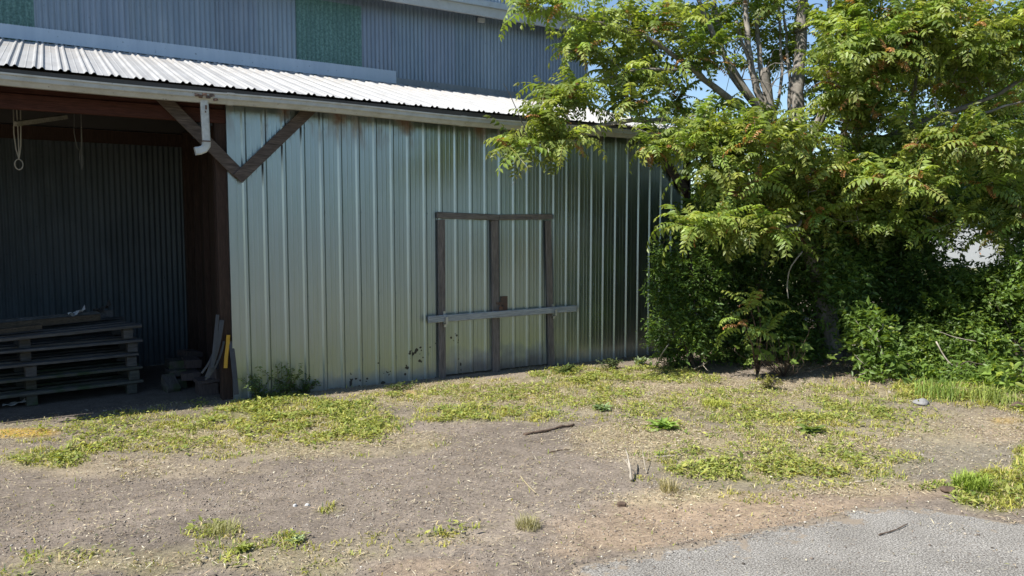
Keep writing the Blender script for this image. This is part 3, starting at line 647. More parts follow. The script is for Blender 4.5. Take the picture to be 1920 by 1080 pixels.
# white house seen through the gap in the thicket
hq = gp(1880, 492); hp = CAMP + (hq - CAMP) * .9; hp[2] = 0
house = empty('white_house', (hp[0], hp[1], 0), R(-40), label='white walled building glimpsed through the gap in the thicket', cat='house')
h1 = MB(); h1.box((0, 0, 1.5), (9, 6, 3.0)); h1.add([(-4.5, -3, 3.0), (-4.5, 3, 3.0), (-4.5, 0, 4.4), (4.5, -3, 3.0), (4.5, 3, 3.0), (4.5, 0, 4.4)], [(0, 2, 1), (3, 4, 5)]); h1.build('wall', M['white_wall'], house)
h2 = MB(); h2.add([(-4.8, -3.3, 2.90), (4.8, -3.3, 2.90), (4.8, 0, 4.5), (-4.8, 0, 4.5), (-4.8, 3.3, 2.90), (4.8, 3.3, 2.90)] + [(-4.8, -3.3, 2.76), (4.8, -3.3, 2.76), (4.8, 0, 4.36), (-4.8, 0, 4.36), (-4.8, 3.3, 2.76), (4.8, 3.3, 2.76)],
    [(0, 1, 2, 3), (3, 2, 5, 4), (9, 8, 7, 6), (10, 11, 8, 9), (0, 6, 7, 1), (5, 11, 10, 4), (1, 7, 8, 2), (2, 8, 11, 5), (3, 9, 6, 0), (4, 10, 9, 3)]); h2.build('roof', M['slate'], house)
for xx in ():
    wf = MB()
    for c_, s_ in (((xx, -3.03, 2.18), (1.1, .06, .08)), ((xx, -3.03, .97), (1.1, .06, .08)), ((xx - .51, -3.03, 1.575), (.08, .06, 1.13)), ((xx + .51, -3.03, 1.575), (.08, .06, 1.13))): wf.box(c_, s_)
    wf_ = wf.build('window', M['white_wall'], house); MB().box((xx, -3.008, 1.575), (.93, .02, 1.12)).build('pane', M['glass'], wf_)

# ------------------------------------------------------------------ foliage templates
def pinnate(seed, pairs=8, L=1.0):
    r = np.random.default_rng(seed); V = []; F = []; C = []
    droop = r.uniform(.6, 1.6); n = pairs + 1
    t = np.linspace(0, 1, 9); ang = .35 - droop * 1.25 * t ** 1.4
    x = np.concatenate([[0], np.cumsum(np.cos(ang[:-1]) * L / 8)]); z = np.concatenate([[0], np.cumsum(np.sin(ang[:-1]) * L / 8)])
    def P(u): return np.array([np.interp(u, t, x), 0, np.interp(u, t, z)])
    for k in range(8):                                         # rachis
        b = len(V); w_ = .010 * (1 - k / 11); w2 = .010 * (1 - (k + 1) / 11)
        V += [P(t[k]) + [0, -w_, 0], P(t[k]) + [0, w_, 0], P(t[k + 1]) + [0, w2, 0], P(t[k + 1]) + [0, -w2, 0]]; F.append([b, b + 1, b + 2, b + 3]); C += [[1.1, .85, .8]] * 4
    def leaflet(u, side, ln, wd):
        p = P(u); a_ = np.interp(u, t, ang)
        fwd = np.array([math.cos(a_), 0, math.sin(a_)])
        sd_ = r.uniform(.15, .75); lean = r.uniform(.15, .5)
        if side == 0: d = fwd * .8 + np.array([0, 0, -.6])
        else: d = np.array([0, side, 0]) * 1.0 + fwd * lean + np.array([0, 0, -sd_])
        d = d / np.linalg.norm(d); q = fwd - d * (fwd @ d); q /= np.linalg.norm(q) + 1e-9
        nrm = np.cross(d, q); nrm = nrm * np.sign(nrm[2] + 1e-6)
        m = p + d * ln * .42; e = p + d * ln - np.array([0, 0, ln * .12]); b = len(V)
        young = np.clip((u - .62) / .4, 0, 1)
        V.extend([p, m + q * wd + nrm * wd * .35, m, m - q * wd + nrm * wd * .35, e]); F.extend([[b, b + 2, b + 4, b + 1], [b, b + 3, b + 4, b + 2]])
        f_ = r.uniform(.82, 1.18); cc = np.array([1, 1, 1]) * f_ * (1 - young) + np.array([1.15, 1.0, .9]) * f_ * young
        C.extend([cc] * 5)
    for k in range(pairs):
        u = .16 + .80 * k / (pairs - 1); ln = .235 * (1 - .45 * max(0, u - .45) / .55) * r.uniform(.85, 1.1)
        for s_ in (-1, 1): leaflet(u + r.uniform(-.012, .012), s_, ln, ln * .25)
    leaflet(1.0, 0, .13, .03)
    return np.array(V), np.array(F), np.array(C)
PIN = [pinnate(s_, p_) for s_, p_ in ((1, 8), (2, 9), (3, 7), (4, 8), (5, 9), (6, 6))]
OVAL = (np.array([(0, 0, 0), (.30, .17, .05), (.34, 0, -.02), (.30, -.17, .05), (.72, .15, .03), (.74, 0, -.05), (.72, -.15, .03), (1, 0, -.14)]),
        np.array([(0, 2, 1, 1), (0, 3, 2, 2), (1, 2, 5, 4), (2, 3, 6, 5), (4, 5, 7, 7), (5, 6, 7, 7)]))
SIMPLE = (np.array([(0, 0, 0), (.45, .21, .05), (.48, 0, -.03), (.45, -.21, .05), (1, 0, -.14)]), np.array([(0, 2, 4, 1), (0, 3, 4, 2)]))
def maple():
    pr = [(0, 0), (-.10, .28), (.12, .24), (.18, .52), (.42, .30), (.55, .42), (.66, .20), (1.0, 0)]
    V = [(.0, 0, 0)]; 
    for x_, y_ in pr[1:]: V.append((x_, y_, .05 * y_ - .10 * x_ * x_))
    for x_, y_ in pr[-2:0:-1]: V.append((x_, -y_, .05 * y_ - .10 * x_ * x_))
    n = len(V); V.append((.35, 0, -.03)); c_ = n
    return np.array(V), np.array([(k, (k + 1) % n, c_) for k in range(n)])
MAPLE = maple()
def quad3(F):                                                # triangles for faces that repeat a corner
    if F.shape[1] == 3: return F
    T = []
    for f in F:
        T.append(f[:3])
        if len(set(f)) == 4: T.append([f[0], f[2], f[3]])
    return np.array(T)
OVAL = (OVAL[0], quad3(OVAL[1])); SIMPLE = (SIMPLE[0], quad3(SIMPLE[1])); PIN = [(a, quad3(b), c) for a, b, c in PIN]
def rand_dirs(n, up=0.): 
    d = rng.normal(size=(n, 3)); d /= np.linalg.norm(d, axis=1, keepdims=True); d[:, 2] += up; return d / np.linalg.norm(d, axis=1, keepdims=True)
AIL = np.array([.165, .245, .052]); AILY = np.array([.33, .365, .10]); RED = np.array([.27, .11, .06])
def rosettes(tips, dirs, size=.56, nmin=5, nmax=10, seed=0, redp=.4):
    parts = []
    P_ = []; Mx = []; Sc = []; Cl = []
    for p, d in zip(tips, dirs):
        n = rng.integers(nmin, nmax + 1); a0 = rng.uniform(0, 6.28); young = rng.random() < redp; tone = rng.uniform(.55, 1.3); yel = rng.uniform(0, 1) ** 1.3
        for k in range(n):
            az = a0 + k * 2.4 + rng.uniform(-.3, .3); el = rng.uniform(-.75, .95)
            v = np.array([math.cos(az) * math.cos(el), math.sin(az) * math.cos(el), math.sin(el)]) + np.asarray(d) * .35
            v[2] = np.clip(v[2], -.8, .9)
            P_.append(np.asarray(p) - np.asarray(d) * rng.uniform(0, .16)); Mx.append(v); sc = size * rng.uniform(.55, 1.12) * (.5 if young and k >= n - 3 else 1); Sc.append(sc)
            c_ = AIL * (1 - yel * .7) + AILY * yel * .7
            if young and k >= n - 3: c_ = RED * 1.15 + AILY * .2
            Cl.append(c_ * tone * rng.uniform(.9, 1.1))
    P_ = np.array(P_); Mx = np.array(Mx); Sc = np.array(Sc); Cl = np.array(Cl); up = np.tile([0, 0, 1.], (len(P_), 1)) + rng.normal(size=(len(P_), 3)) * .32
    fr = frames(Mx, up); which = rng.integers(0, len(PIN), len(P_))
    # leaf starts along its own heading but the template arches from horizontal: keep z up
    for k, (tv, tf, tc) in enumerate(PIN):
        s_ = which == k
        if s_.any(): parts.append(instance(tv, tf, P_[s_], fr[s_], Sc[s_], Cl[s_], tc))
    return merge(parts)
def grow(limbs, targets, seed=0, sag=.1):
    """extend a limb skeleton to every target with curved twigs; returns polylines with radii and end directions"""
    r = random.Random(seed); nodes = []; 
    for pts, r0, r1 in limbs:
        n = len(pts)
        for i_ in range(n):
            nodes.append((np.array(pts[i_]), r0 + (r1 - r0) * i_ / (n - 1), i_ / (n - 1)))
    NP = [a for a, _, _ in nodes]; NR = [b for _, b, _ in nodes]
    tw = []; ends = []
    A = np.array(NP); d0 = [np.min(np.linalg.norm(A - t, axis=1)) for t in targets]
    for k in np.argsort(d0):
        t = targets[k]; A = np.array(NP); d = np.linalg.norm(A - t, axis=1) + np.maximum(0, A[:, 2] - t[2] + .1) * .5; j = int(np.argmin(d))
        a = A[j]; v = t - a; L = np.linalg.norm(v); n = max(3, int(L / .22) + 2); side = np.array([r.uniform(-1, 1), r.uniform(-1, 1), r.uniform(-.2, .5)]) * L * .13
        rr0 = min(NR[j] * .7, .006 + .016 * L); pts = []; rad = []
        for i_ in range(n):
            u = i_ / (n - 1); p = a + v * u + side * math.sin(math.pi * u) + np.array([0, 0, -.10 * L * math.sin(math.pi * u)]) + np.array([r.uniform(-1, 1), r.uniform(-1, 1), r.uniform(-1, 1)]) * .018 * (0 < i_ < n - 1)
            pts.append(p); rad.append(rr0 + (.0045 - rr0) * u)
        tw.append((pts, rad))
        for i_ in range(1, n): NP.append(pts[i_]); NR.append(max(rad[i_], .007))
        e = pts[-1] - pts[-2]; e = e / (np.linalg.norm(e) + 1e-9); ends.append((pts[-1], e))
    return tw, ends
def smooth_line(pts, sub=4, jit=0., seed=0):
    r = random.Random(seed); P = [np.array(p, float) for p in pts]; out = []
    for i_ in range(len(P) - 1):
        p0_, p1_, p2_, p3_ = P[max(i_ - 1, 0)], P[i_], P[i_ + 1], P[min(i_ + 2, len(P) - 1)]
        for k in range(sub):
            u = k / sub; q = .5 * ((2 * p1_) + (-p0_ + p2_) * u + (2 * p0_ - 5 * p1_ + 4 * p2_ - p3_) * u * u + (-p0_ + 3 * p1_ - 3 * p2_ + p3_) * u ** 3)
            out.append(q + np.array([r.uniform(-jit, jit) for _ in range(3)]) * (k > 0))
    return out + [P[-1]]

# ------------------------------------------------------------------ the big tree of heaven over the shed's corner
def px_line(L): return [at(*q) for q in L]
LIMBS = [  # measured limb lines (pixel x, y, metres from the camera), radius at foot and tip in metres
    ([(1562, 690, 12.2), (1552, 600, 12.2), (1530, 500, 12.1), (1508, 400, 12.0), (1497, 320, 11.95)], .17, .14),
    ([(1497, 320, 11.95), (1492, 240, 11.95), (1497, 150, 12.0), (1503, 60, 12.1), (1512, -60, 12.3), (1540, -220, 12.5)], .125, .06),
    ([(1508, 400, 12.0), (1475, 320, 11.8), (1450, 240, 11.7), (1440, 185, 11.65), (1436, 128, 11.6)], .10, .072),
    ([(1446, 215, 11.7), (1415, 150, 11.7), (1402, 60, 11.8), (1395, -40, 11.9), (1380, -180, 12)], .06, .03),
    ([(1450, 228, 11.7), (1400, 170, 11.5), (1350, 90, 11.4), (1310, 0, 11.4), (1280, -110, 11.5)], .055, .025),
    ([(1445, 235, 11.7), (1380, 195, 11.4), (1300, 130, 11.1), (1210, 70, 10.9), (1110, 40, 10.6), (1010, 20, 10.3)], .06, .012),
    ([(1440, 245, 11.7), (1340, 235, 11.2), (1240, 225, 10.8), (1130, 235, 10.4), (1040, 262, 10.1), (960, 280, 9.9)], .055, .010),
    ([(1300, 130, 11.1), (1220, 130, 10.9), (1130, 150, 10.6), (1050, 190, 10.3)], .025, .008),
    ([(1497, 320, 11.95), (1530, 240, 12.0), (1560, 170, 12.1), (1600, 60, 12.2), (1640, -80, 12.4)], .09, .04),
    ([(1530, 500, 12.1), (1570, 390, 12.0), (1600, 290, 11.8), (1625, 190, 11.6), (1680, 90, 11.4), (1730, -20, 11.3)], .08, .03),
    ([(1600, 290, 11.8), (1680, 250, 11.4), (1760, 215, 11.2), (1850, 185, 11.2), (1940, 135, 11.3), (2040, 90, 11.4)], .05, .018),
    ([(1590, 320, 11.8), (1660, 270, 11.3), (1750, 240, 11.0), (1830, 215, 10.8), (1925, 188, 10.8)], .04, .012),
    ([(1508, 400, 12.0), (1440, 330, 11.3), (1370, 290, 10.9), (1290, 290, 10.6)], .04, .010),
    ([(1520, 450, 12.0), (1490, 420, 11.3), (1455, 440, 10.8), (1400, 430, 10.4), (1330, 440, 10.2)], .035, .008),
    ([(1640, 140, 11.6), (1650, 30, 11.4), (1660, -80, 11.2)], .035, .015),
    ([(1490, 60, 12.1), (1560, 20, 11.6), (1600, -60, 11.3)], .03, .01),
    ([(1380, 40, 11.8), (1410, 130, 11.72), (1432, 205, 11.7)], .02, .03),
    ([(1470, 20, 12.3), (1478, 120, 12.1), (1485, 250, 11.95)], .018, .035),
    ([(1450, 225, 11.7), (1425, 120, 11.9), (1418, 20, 12.1), (1410, -90, 12.3)], .05, .03), ([(1450, 225, 11.7), (1465, 150, 12.0), (1462, 40, 12.2), (1455, -80, 12.4)], .03, .018),
    ([(1448, 235, 11.7), (1370, 140, 12.0), (1345, 40, 12.2), (1330, -80, 12.3)], .045, .022), ([(1448, 240, 11.7), (1350, 175, 11.9), (1290, 110, 12.1), (1230, 10, 12.2)], .04, .015),
    ([(1497, 300, 11.95), (1545, 200, 11.7), (1555, 90, 11.8), (1560, -60, 11.9)], .05, .03), ([(1540, 480, 12.1), (1555, 350, 11.9), (1590, 210, 11.6), (1580, 90, 11.5), (1610, -40, 11.4)], .06, .03),
    ([(1560, 420, 12.0), (1640, 330, 11.9), (1690, 250, 11.8), (1720, 130, 11.9), (1760, 0, 12.0)], .045, .02),
]
CROWN = [  # clumps: pixel x, y, metres away, half sizes in pixels, half depth in metres, number of shoots
    (1010, 12, 10.2, 55, 28, .5, 7), (1085, 85, 10.5, 60, 45, .6, 9), (1170, 40, 10.9, 90, 50, .7, 10), (1065, 185, 10.2, 55, 22, .5, 7), (1010, 222, 9.9, 40, 20, .4, 5),
    (1040, 268, 9.9, 80, 12, .4, 5), (955, 272, 9.7, 25, 14, .3, 3), (1250, 35, 11.3, 110, 50, .9, 13), (1370, 50, 12.4, 75, 55, .6, 10), (1440, 90, 12.6, 60, 70, .5, 7), (1540, 140, 12.7, 45, 70, .4, 7), (1150, 130, 10.9, 60, 40, .5, 5), (1335, 105, 10.9, 45, 28, .3, 5),
    (1400, 255, 10.3, 110, 45, .6, 26), (1490, 262, 10.6, 50, 22, .4, 6), (1245, 265, 10.4, 50, 24, .4, 7), (1320, 268, 10.5, 50, 34, .4, 8), (1365, 330, 10.4, 75, 42, .6, 14), (1640, 90, 10.6, 120, 90, .9, 40), (1605, 165, 10.8, 50, 45, .5, 9),
    (1700, 40, 10.7, 130, 70, .8, 26), (1800, 50, 10.9, 110, 70, .8, 22), (1840, 140, 11.2, 90, 45, .7, 14), (1900, 40, 11.0, 70, 70, .8, 14), (1640, 230, 11.2, 110, 60, .9, 22), (1770, 270, 10.4, 95, 40, .5, 17), (1860, 285, 10.1, 80, 40, .5, 14),
    (1700, 340, 10.5, 100, 40, .6, 15), (1540, 330, 10.9, 110, 50, .6, 20), (1590, 400, 11.2, 80, 40, .6, 9), (1320, 420, 10.0, 60, 26, .3, 8), (1415, 432, 10.2, 60, 24, .3, 8), (1480, 50, 12.8, 80, 60, .6, 8), (1565, 30, 10.9, 45, 40, .5, 7), (1420, 15, 12.2, 60, 30, .4, 5),
    (1250, -110, 11.4, 150, 70, 1, 16), (1420, -130, 11.8, 150, 90, 1.2, 18), (1620, -120, 11.6, 160, 90, 1.2, 24), (1820, -100, 11.3, 150, 80, 1, 18), (1980, 120, 11.3, 60, 140, .8, 16), (1890, 360, 10.6, 60, 40, .5, 7), (1700, 150, 12.6, 170, 90, .8, 30), (1590, 240, 12.9, 70, 60, .5, 8), (1850, 230, 12.4, 90, 70, .7, 16), (1780, 110, 12.2, 120, 80, .7, 18),
    (1450, 350, 11.2, 120, 45, .7, 14), (1590, 330, 11.3, 120, 70, .7, 18), (1680, 410, 11.3, 110, 45, .6, 12), (1520, 420, 11.4, 80, 45, .5, 8), (1820, 380, 11.2, 90, 45, .6, 9), (1900, 420, 10.7, 50, 50, .5, 7), (1330, 210, 12.0, 80, 40, .6, 8), (1210, 110, 11.6, 90, 50, .7, 8), (1180, 200, 10.8, 50, 36, .5, 5), (1230, 130, 11.3, 60, 40, .5, 4)]
def clump_pts(CL, cull=1.0):
    out = []
    for px, py, dp, rx, ry, rd, n in CL:
        k = 0; n = int(n * 1.2)
        while k < n:
            u = rng.normal(size=3); u = u / np.linalg.norm(u) * rng.random() ** .4
            out.append(at(px + u[0] * rx, py + u[1] * ry, dp + u[2] * rd)); k += 1
    return out
tree = empty('tree_of_heaven', tuple(at(1562, 692, 12.2)), label='big many-stemmed tree of heaven with drooping feather leaves leaning over the shed corner', cat='tree')
to = np.array(tree.location)
limbs = [(smooth_line(px_line(L), 4, .02, k), a, b) for k, (L, a, b) in enumerate(LIMBS)]
twigs, ends = grow(limbs, clump_pts(CROWN), 3)
mb = MB()
for k, (pts, a, b) in enumerate(limbs):
    rad = np.linspace(a, b, len(pts)); rad = rad * (1 + .06 * np.sin(np.arange(len(pts)) * 1.7 + k)); mb.tube([p - to for p in pts], list(rad), 9 if a > .05 else 6)
mb.build('trunk', M['bark'], tree, True)
mb = MB()
for pts, rad in twigs: mb.tube([p - to for p in pts], rad, 4, False)
bare = random.Random(5)
for _ in range(60):                                          # bare dead twigs among the limbs
    pts, a, b = limbs[bare.choice([2, 3, 4, 5, 6, 8, 9, 12])]; p = pts[bare.randrange(len(pts) // 3, len(pts))]; v = np.array([bare.uniform(-1, .6), bare.uniform(-1, .3), bare.uniform(-.3, .8)]); v /= np.linalg.norm(v); L = bare.uniform(.4, 1.1)
    q = [p - to + v * L * u + np.array([0, 0, .12 * math.sin(u * 3) * L]) + np.array([bare.uniform(-.02, .02) for _ in range(3)]) for u in (0, .25, .5, .75, 1)]; mb.tube(q, [.010, .008, .006, .0045, .003], 4, False)
mb.build('branches', M['bark'], tree)
for o in tree.children:
    if o.name.startswith('branches'): o.name = 'twigs'; o['kind'] = 'stuff'
v, f, c_ = rosettes([e[0] for e in ends], [e[1] for e in ends])
link(np_mesh('crown', v - to, f, c_), 'crown', M['leaf'], tree)

# ------------------------------------------------------------------ shrubs of the thicket and trees behind
GAPS = [(1845, 466, 60, 20), (1750, 395, 24, 12), (1765, 595, 22, 14)]
def cull_gap(P):
    v = P - CAMP; zc = v @ CW; px = 960 + FPX * (v @ CR) / zc; py = 540 - FPX * (v @ CU) / zc; keep = np.ones(len(P), bool)
    for x_, y_, rx, ry in GAPS:
        q = ((px - x_) / rx) ** 2 + ((py - y_) / ry) ** 2; keep &= ~((q < 1) & (fbm(px / 11, py / 9, 1.0, 3, 88) < .53))
    return keep
def leafy(clumps, n, size, col, tmpl=SIMPLE, per=7, up=.35, hole=.44, vary=.4, spread=.17):
    """shoots of leaves spread through ellipsoidal clumps given as (x, y, z, rx, ry, rz) in metres"""
    vol = np.array([c_[3] * c_[4] * c_[5] for c_ in clumps]) ** .72; cnt = (n * 2.6 * vol / vol.sum() / per).astype(int); parts = []; P_ = []; D_ = []; sh = []
    for (x_, y_, z_, rx, ry, rz), m in zip(clumps, cnt):
        u = rand_dirs(m * 2) * (rng.random((m * 2, 1)) ** .33); p = np.array([x_, y_, z_]) + u * np.array([rx, ry, rz])
        nz_ = fbm(p[:, 0] + p[:, 2] * .7, p[:, 1] - p[:, 2] * .6, 2.6, 3, 5); k = (nz_ > hole)[: m * 2]; p = p[k][:m]; u = u[k][:m]
        p = p[p[:, 2] > .02]; u = u[: len(p)]; P_.append(p); D_.append(u * .7 + rand_dirs(len(p), .3) * .8)
    p = np.concatenate(P_); d = np.concatenate(D_); d /= np.linalg.norm(d, axis=1, keepdims=True); k = cull_gap(p); p = p[k]; d = d[k]
    m = len(p); t = np.repeat(np.linspace(.0, 1, per)[None], m, 0); L = rng.uniform(.6, 1.4, (m, 1)) * spread
    pos = p[:, None] + d[:, None] * (t * L)[:, :, None]; pos[:, :, 2] -= (t ** 2 * L * .35)
    tone = rng.uniform(1 - vary, 1 + vary, m)
    dirs = rand_dirs(m * per) * .9 + np.repeat(d, per, 0) * .5; dirs[:, 2] *= .6; dirs[:, 2] -= .12
    fr = frames(dirs, rand_dirs(m * per, up * 3)); sc = size * np.exp(rng.normal(.05, .30, m * per))
    cc = np.repeat(tone, per)[:, None] * np.array(col)[None] * rng.uniform(.85, 1.15, (m * per, 1)); yl = rng.random(m * per) < .12; cc[yl] *= np.array([1.5, 1.25, .9])
    return instance(tmpl[0], tmpl[1], pos.reshape(-1, 3), fr, sc, cc, np.ones((len(tmpl[0]), 3))), p
def ell(px, py, dp, rx, ry, rd):
    c_ = at(px, py, dp); k = dp / FPX; return (c_[0], c_[1], c_[2], (rx * k + rd) / 2 + .05, (rx * k + rd) / 2 + .05, ry * k)
def shrub(name, base, clumps, n, size, col, label, cat='shrub', group='shrubs of the thicket', stems=7, tmpl=SIMPLE, bark_='dark_bark', **k):
    e = empty(name, tuple(base), label=label, cat=cat, group=group); b = np.array(base)
    (v, f, c_), sh = leafy(clumps, n, size, col, tmpl, **k)
    ext = v - b; link(np_mesh('foliage', ext, f, c_), 'foliage', M['leaf'], e)
    mb = MB(); r = random.Random(hash(label) % 999 if False else len(label) * 7 + int(base[0] * 10))
    lim = []
    for s_ in range(stems):
        cx = clumps[s_ % len(clumps)]; tgt = np.array([cx[0] + r.uniform(-.6, .6) * cx[3], cx[1] + r.uniform(-.6, .6) * cx[4], cx[2] + r.uniform(.1, .7) * cx[5]]); st_ = b + np.array([r.uniform(-.2, .2), r.uniform(-.2, .2), 0])
        mid = st_ * .5 + tgt * .5 + np.array([r.uniform(-.15, .15), r.uniform(-.15, .15), .15]); pts = smooth_line([st_, mid, tgt], 4, .012, s_); r0 = r.uniform(.012, .024); lim.append((pts, r0, .005)); mb.tube([p - b for p in pts], list(np.linspace(r0, .005, len(pts))), 5)
    tw, _ = grow(lim, [sh[i_] for i_ in rng.integers(0, len(sh), 60)], 2)
    for pts, rad in tw: mb.tube([p - b for p in pts], [min(q, .008) for q in rad], 3, False)
    mb.build('stems', M[bark_], e)
    for o in e.children:
        if o.name.startswith('stems'): o.name = 'stem'
    return e
DK = (.08, .14, .037); MD = (.102, .17, .041); LT = (.125, .195, .042); YG = (.16, .23, .048)
def gbase(px, py, dp):
    p = at(px, py, dp); p[2] = float(gz(np.array([p[0]]), np.array([p[1]]))[0]) - .02; return p
shrub('leafy_shrub', gbase(1290, 690, 11.8), [ell(1290, 600, 11.6, 70, 85, .5), ell(1255, 540, 11.7, 40, 60, .3), ell(1300, 490, 11.6, 65, 75, .6), ell(1335, 420, 11.6, 55, 65, .6), ell(1350, 370, 11.9, 45, 40, .4), ell(1265, 640, 11.5, 45, 45, .3)], 9500, .058, MD, 'dark small-leaved shrub pressed against the right end of the metal wall')
shrub('leafy_shrub', gbase(1400, 690, 12.3), [ell(1400, 560, 12.4, 90, 110, .8), ell(1400, 400, 12.2, 90, 90, .8), ell(1370, 650, 12.0, 70, 45, .4), ell(1440, 500, 12.6, 80, 110, .8)], 9500, .062, DK, 'deep green shrub behind the young feather-leaved sapling', stems=9)
shrub('leafy_shrub', gbase(1545, 690, 12.8), [ell(1510, 590, 11.9, 75, 80, .5), ell(1560, 470, 11.7, 95, 90, .5), ell(1550, 560, 11.6, 70, 60, .4), ell(1570, 400, 11.6, 70, 50, .4), ell(1600, 400, 12.5, 90, 70, .8), ell(1480, 430, 12.5, 70, 60, .7)], 8500, .07, MD, 'shrub climbing round the trunk of the big tree')
shrub('leafy_shrub', gbase(1690, 690, 12.4), [ell(1680, 560, 12.3, 90, 130, .8), ell(1640, 460, 12.2, 80, 90, .8), ell(1700, 420, 12.4, 85, 75, .8), ell(1760, 380, 12.4, 60, 40, .6), ell(1720, 640, 11.8, 80, 60, .5)], 9500, .066, DK, 'dark shrub right of the tree trunk behind the short bright sapling', stems=9)
shrub('leafy_shrub', gbase(1830, 715, 11.4), [ell(1830, 600, 11.2, 90, 85, .7), ell(1790, 650, 11.0, 70, 55, .5), ell(1860, 545, 11.5, 70, 45, .5), ell(1780, 560, 11.8, 60, 50, .6)], 8000, .064, LT, 'bright yellow-green shrub below the white gap')
shrub('leafy_shrub', gbase(1950, 720, 10.6), [ell(1935, 620, 10.5, 75, 110, .7), ell(1950, 480, 10.8, 60, 90, .7), ell(1900, 560, 10.9, 50, 60, .5), ell(2020, 560, 10.4, 80, 150, .8)], 8500, .066, LT, 'sunlit shrub at the right edge of the photo')
shrub('leafy_shrub', gbase(1760, 600, 15.0), [ell(1640, 560, 14.8, 140, 140, .9), ell(1760, 570, 15.2, 120, 85, .9), ell(1900, 580, 15.0, 140, 80, .9), ell(1500, 560, 14.8, 140, 150, .9), ell(1380, 520, 14.6, 110, 150, .9), ell(1640, 420, 15.0, 110, 90, .8)], 15000, .10, DK, 'dark overgrown hedge filling the depth of the thicket', cat='hedge', stems=10)
shrub('leafy_shrub', gbase(1660, 735, 10.7), [ell(1635, 640, 10.7, 45, 60, .25), ell(1655, 690, 10.6, 55, 40, .25), ell(1620, 600, 10.9, 35, 30, .2)], 1150, .08, LT, 'short bright sapling with a pale forked stem at the thicket front', cat='sapling', stems=3, bark_='pale_twig', vary=.15)
# low herbs
shrub('tall_weed', gbase(1790, 745, 10.5), [ell(1760, 715, 10.4, 60, 32, .3), ell(1830, 705, 10.3, 60, 36, .3), ell(1720, 730, 10.5, 40, 22, .3)], 2200, .075, LT, 'low leafy herbs in the grass under the bright shrub', cat='weed', group='weeds at the thicket foot', stems=5, tmpl=OVAL)
shrub('tall_weed', gbase(1880, 750, 9.9), [ell(1880, 720, 9.8, 45, 28, .2), ell(1905, 750, 9.6, 30, 22, .2)], 420, .11, YG, 'broad oval-leaved weed beside the reddish stick at right', cat='weed', group='weeds at the thicket foot', stems=4, tmpl=OVAL)
# background trees
def bgtree(px, dp, h, clumps, n, size, col, label, r0=.14, name='broadleaf_tree', tmpl=SIMPLE):
    b = at(px, 540, dp); b[2] = 0; e = empty(name, tuple(b), label=label, cat='tree', group='trees behind the thicket')
    (v, f, c_), sh = leafy(clumps, n, size, col, tmpl, spread=.35, hole=.46); link(np_mesh('crown', v - b, f, c_), 'crown', M['leaf'], e)
    tgt = [np.array(c_[:3]) for c_ in clumps]; mb = MB(); top = np.array([b[0], b[1], h])
    lim = [(smooth_line([b, b * .6 + top * .4 + np.array([.15, .1, 0]), top], 5, .03, 1), r0, .04)]; tw, _ = grow(lim, tgt + [sh[i_] for i_ in rng.integers(0, len(sh), 70)], 4)
    for pts, a, c2 in lim: mb.tube([p - b for p in pts], list(np.linspace(a, c2, len(pts))), 8)
    for pts, rad in tw: mb.tube([p - b for p in pts], rad, 4, False)
    mb.build('trunk', M['dark_bark'], e, True)
bgtree(1930, 14.5, 6.5, [ell(1920, 330, 14.2, 110, 90, 1), ell(1850, 370, 14.5, 90, 45, .9), ell(1960, 210, 14.6, 100, 90, 1), ell(1990, 420, 13.8, 80, 80, 1), ell(1890, 170, 15, 60, 50, .8)], 12000, .085, MD, 'dark leafy broadleaf tree at the right edge behind the feather leaves')
bgtree(1700, 16.5, 5.5, [ell(1700, 330, 16.5, 110, 60, 1), ell(1610, 360, 16.5, 90, 55, 1), ell(1760, 280, 17, 80, 60, 1), ell(1790, 350, 17, 70, 40, 1)], 9000, .095, DK, 'broadleaf tree showing dark between the big limbs')
bgtree(1420, 17.5, 4.2, [ell(1400, 400, 17.5, 100, 55, 1), ell(1330, 400, 17.5, 50, 60, .9), ell(1490, 370, 17.5, 80, 50, 1)], 7000, .10, MD, 'low tree seen beyond the shed corner post')
for px, dp, hh, lab in ((1290, 48, 3.0, 'far round tree beyond the shed corner'), (1560, 55, 4.0, 'far tree on the skyline behind the trunk'), (2080, 60, 5.0, 'far tree beyond the right edge of the white building'), (1700, 70, 3.2, 'far tree left of the white building')):
    k = dp / FPX; c_ = at(px, 433, dp); bgtree(px, dp, hh * .8, [(c_[0], c_[1], hh * .62, 3.2, 3.2, hh * .5), (c_[0] + 2, c_[1] - 1, hh * .5, 2.5, 2.5, hh * .4)], 2600, .38, MD, lab, .2)

# the wood across the yard, behind the camera: what the steel wall mirrors
cl_ = []
for k in range(46):
    x_ = -46 + 2.9 * k + rng.uniform(-1, 1); hh = rng.uniform(4.2, 6.8); cl_.append((x_, -44 + rng.uniform(-3, 3) + .0 * k, hh * .52, 2.9, 2.4, hh * .52))
(v, f, c_), _ = leafy(cl_, 14000, .62, DK, SIMPLE, spread=.9, hole=.30)
link(np_mesh('distant_wood', v, f, c_), 'distant_wood', M['leaf'], kind='stuff', label='dense dark green wood along the far side of the yard', cat='wood')

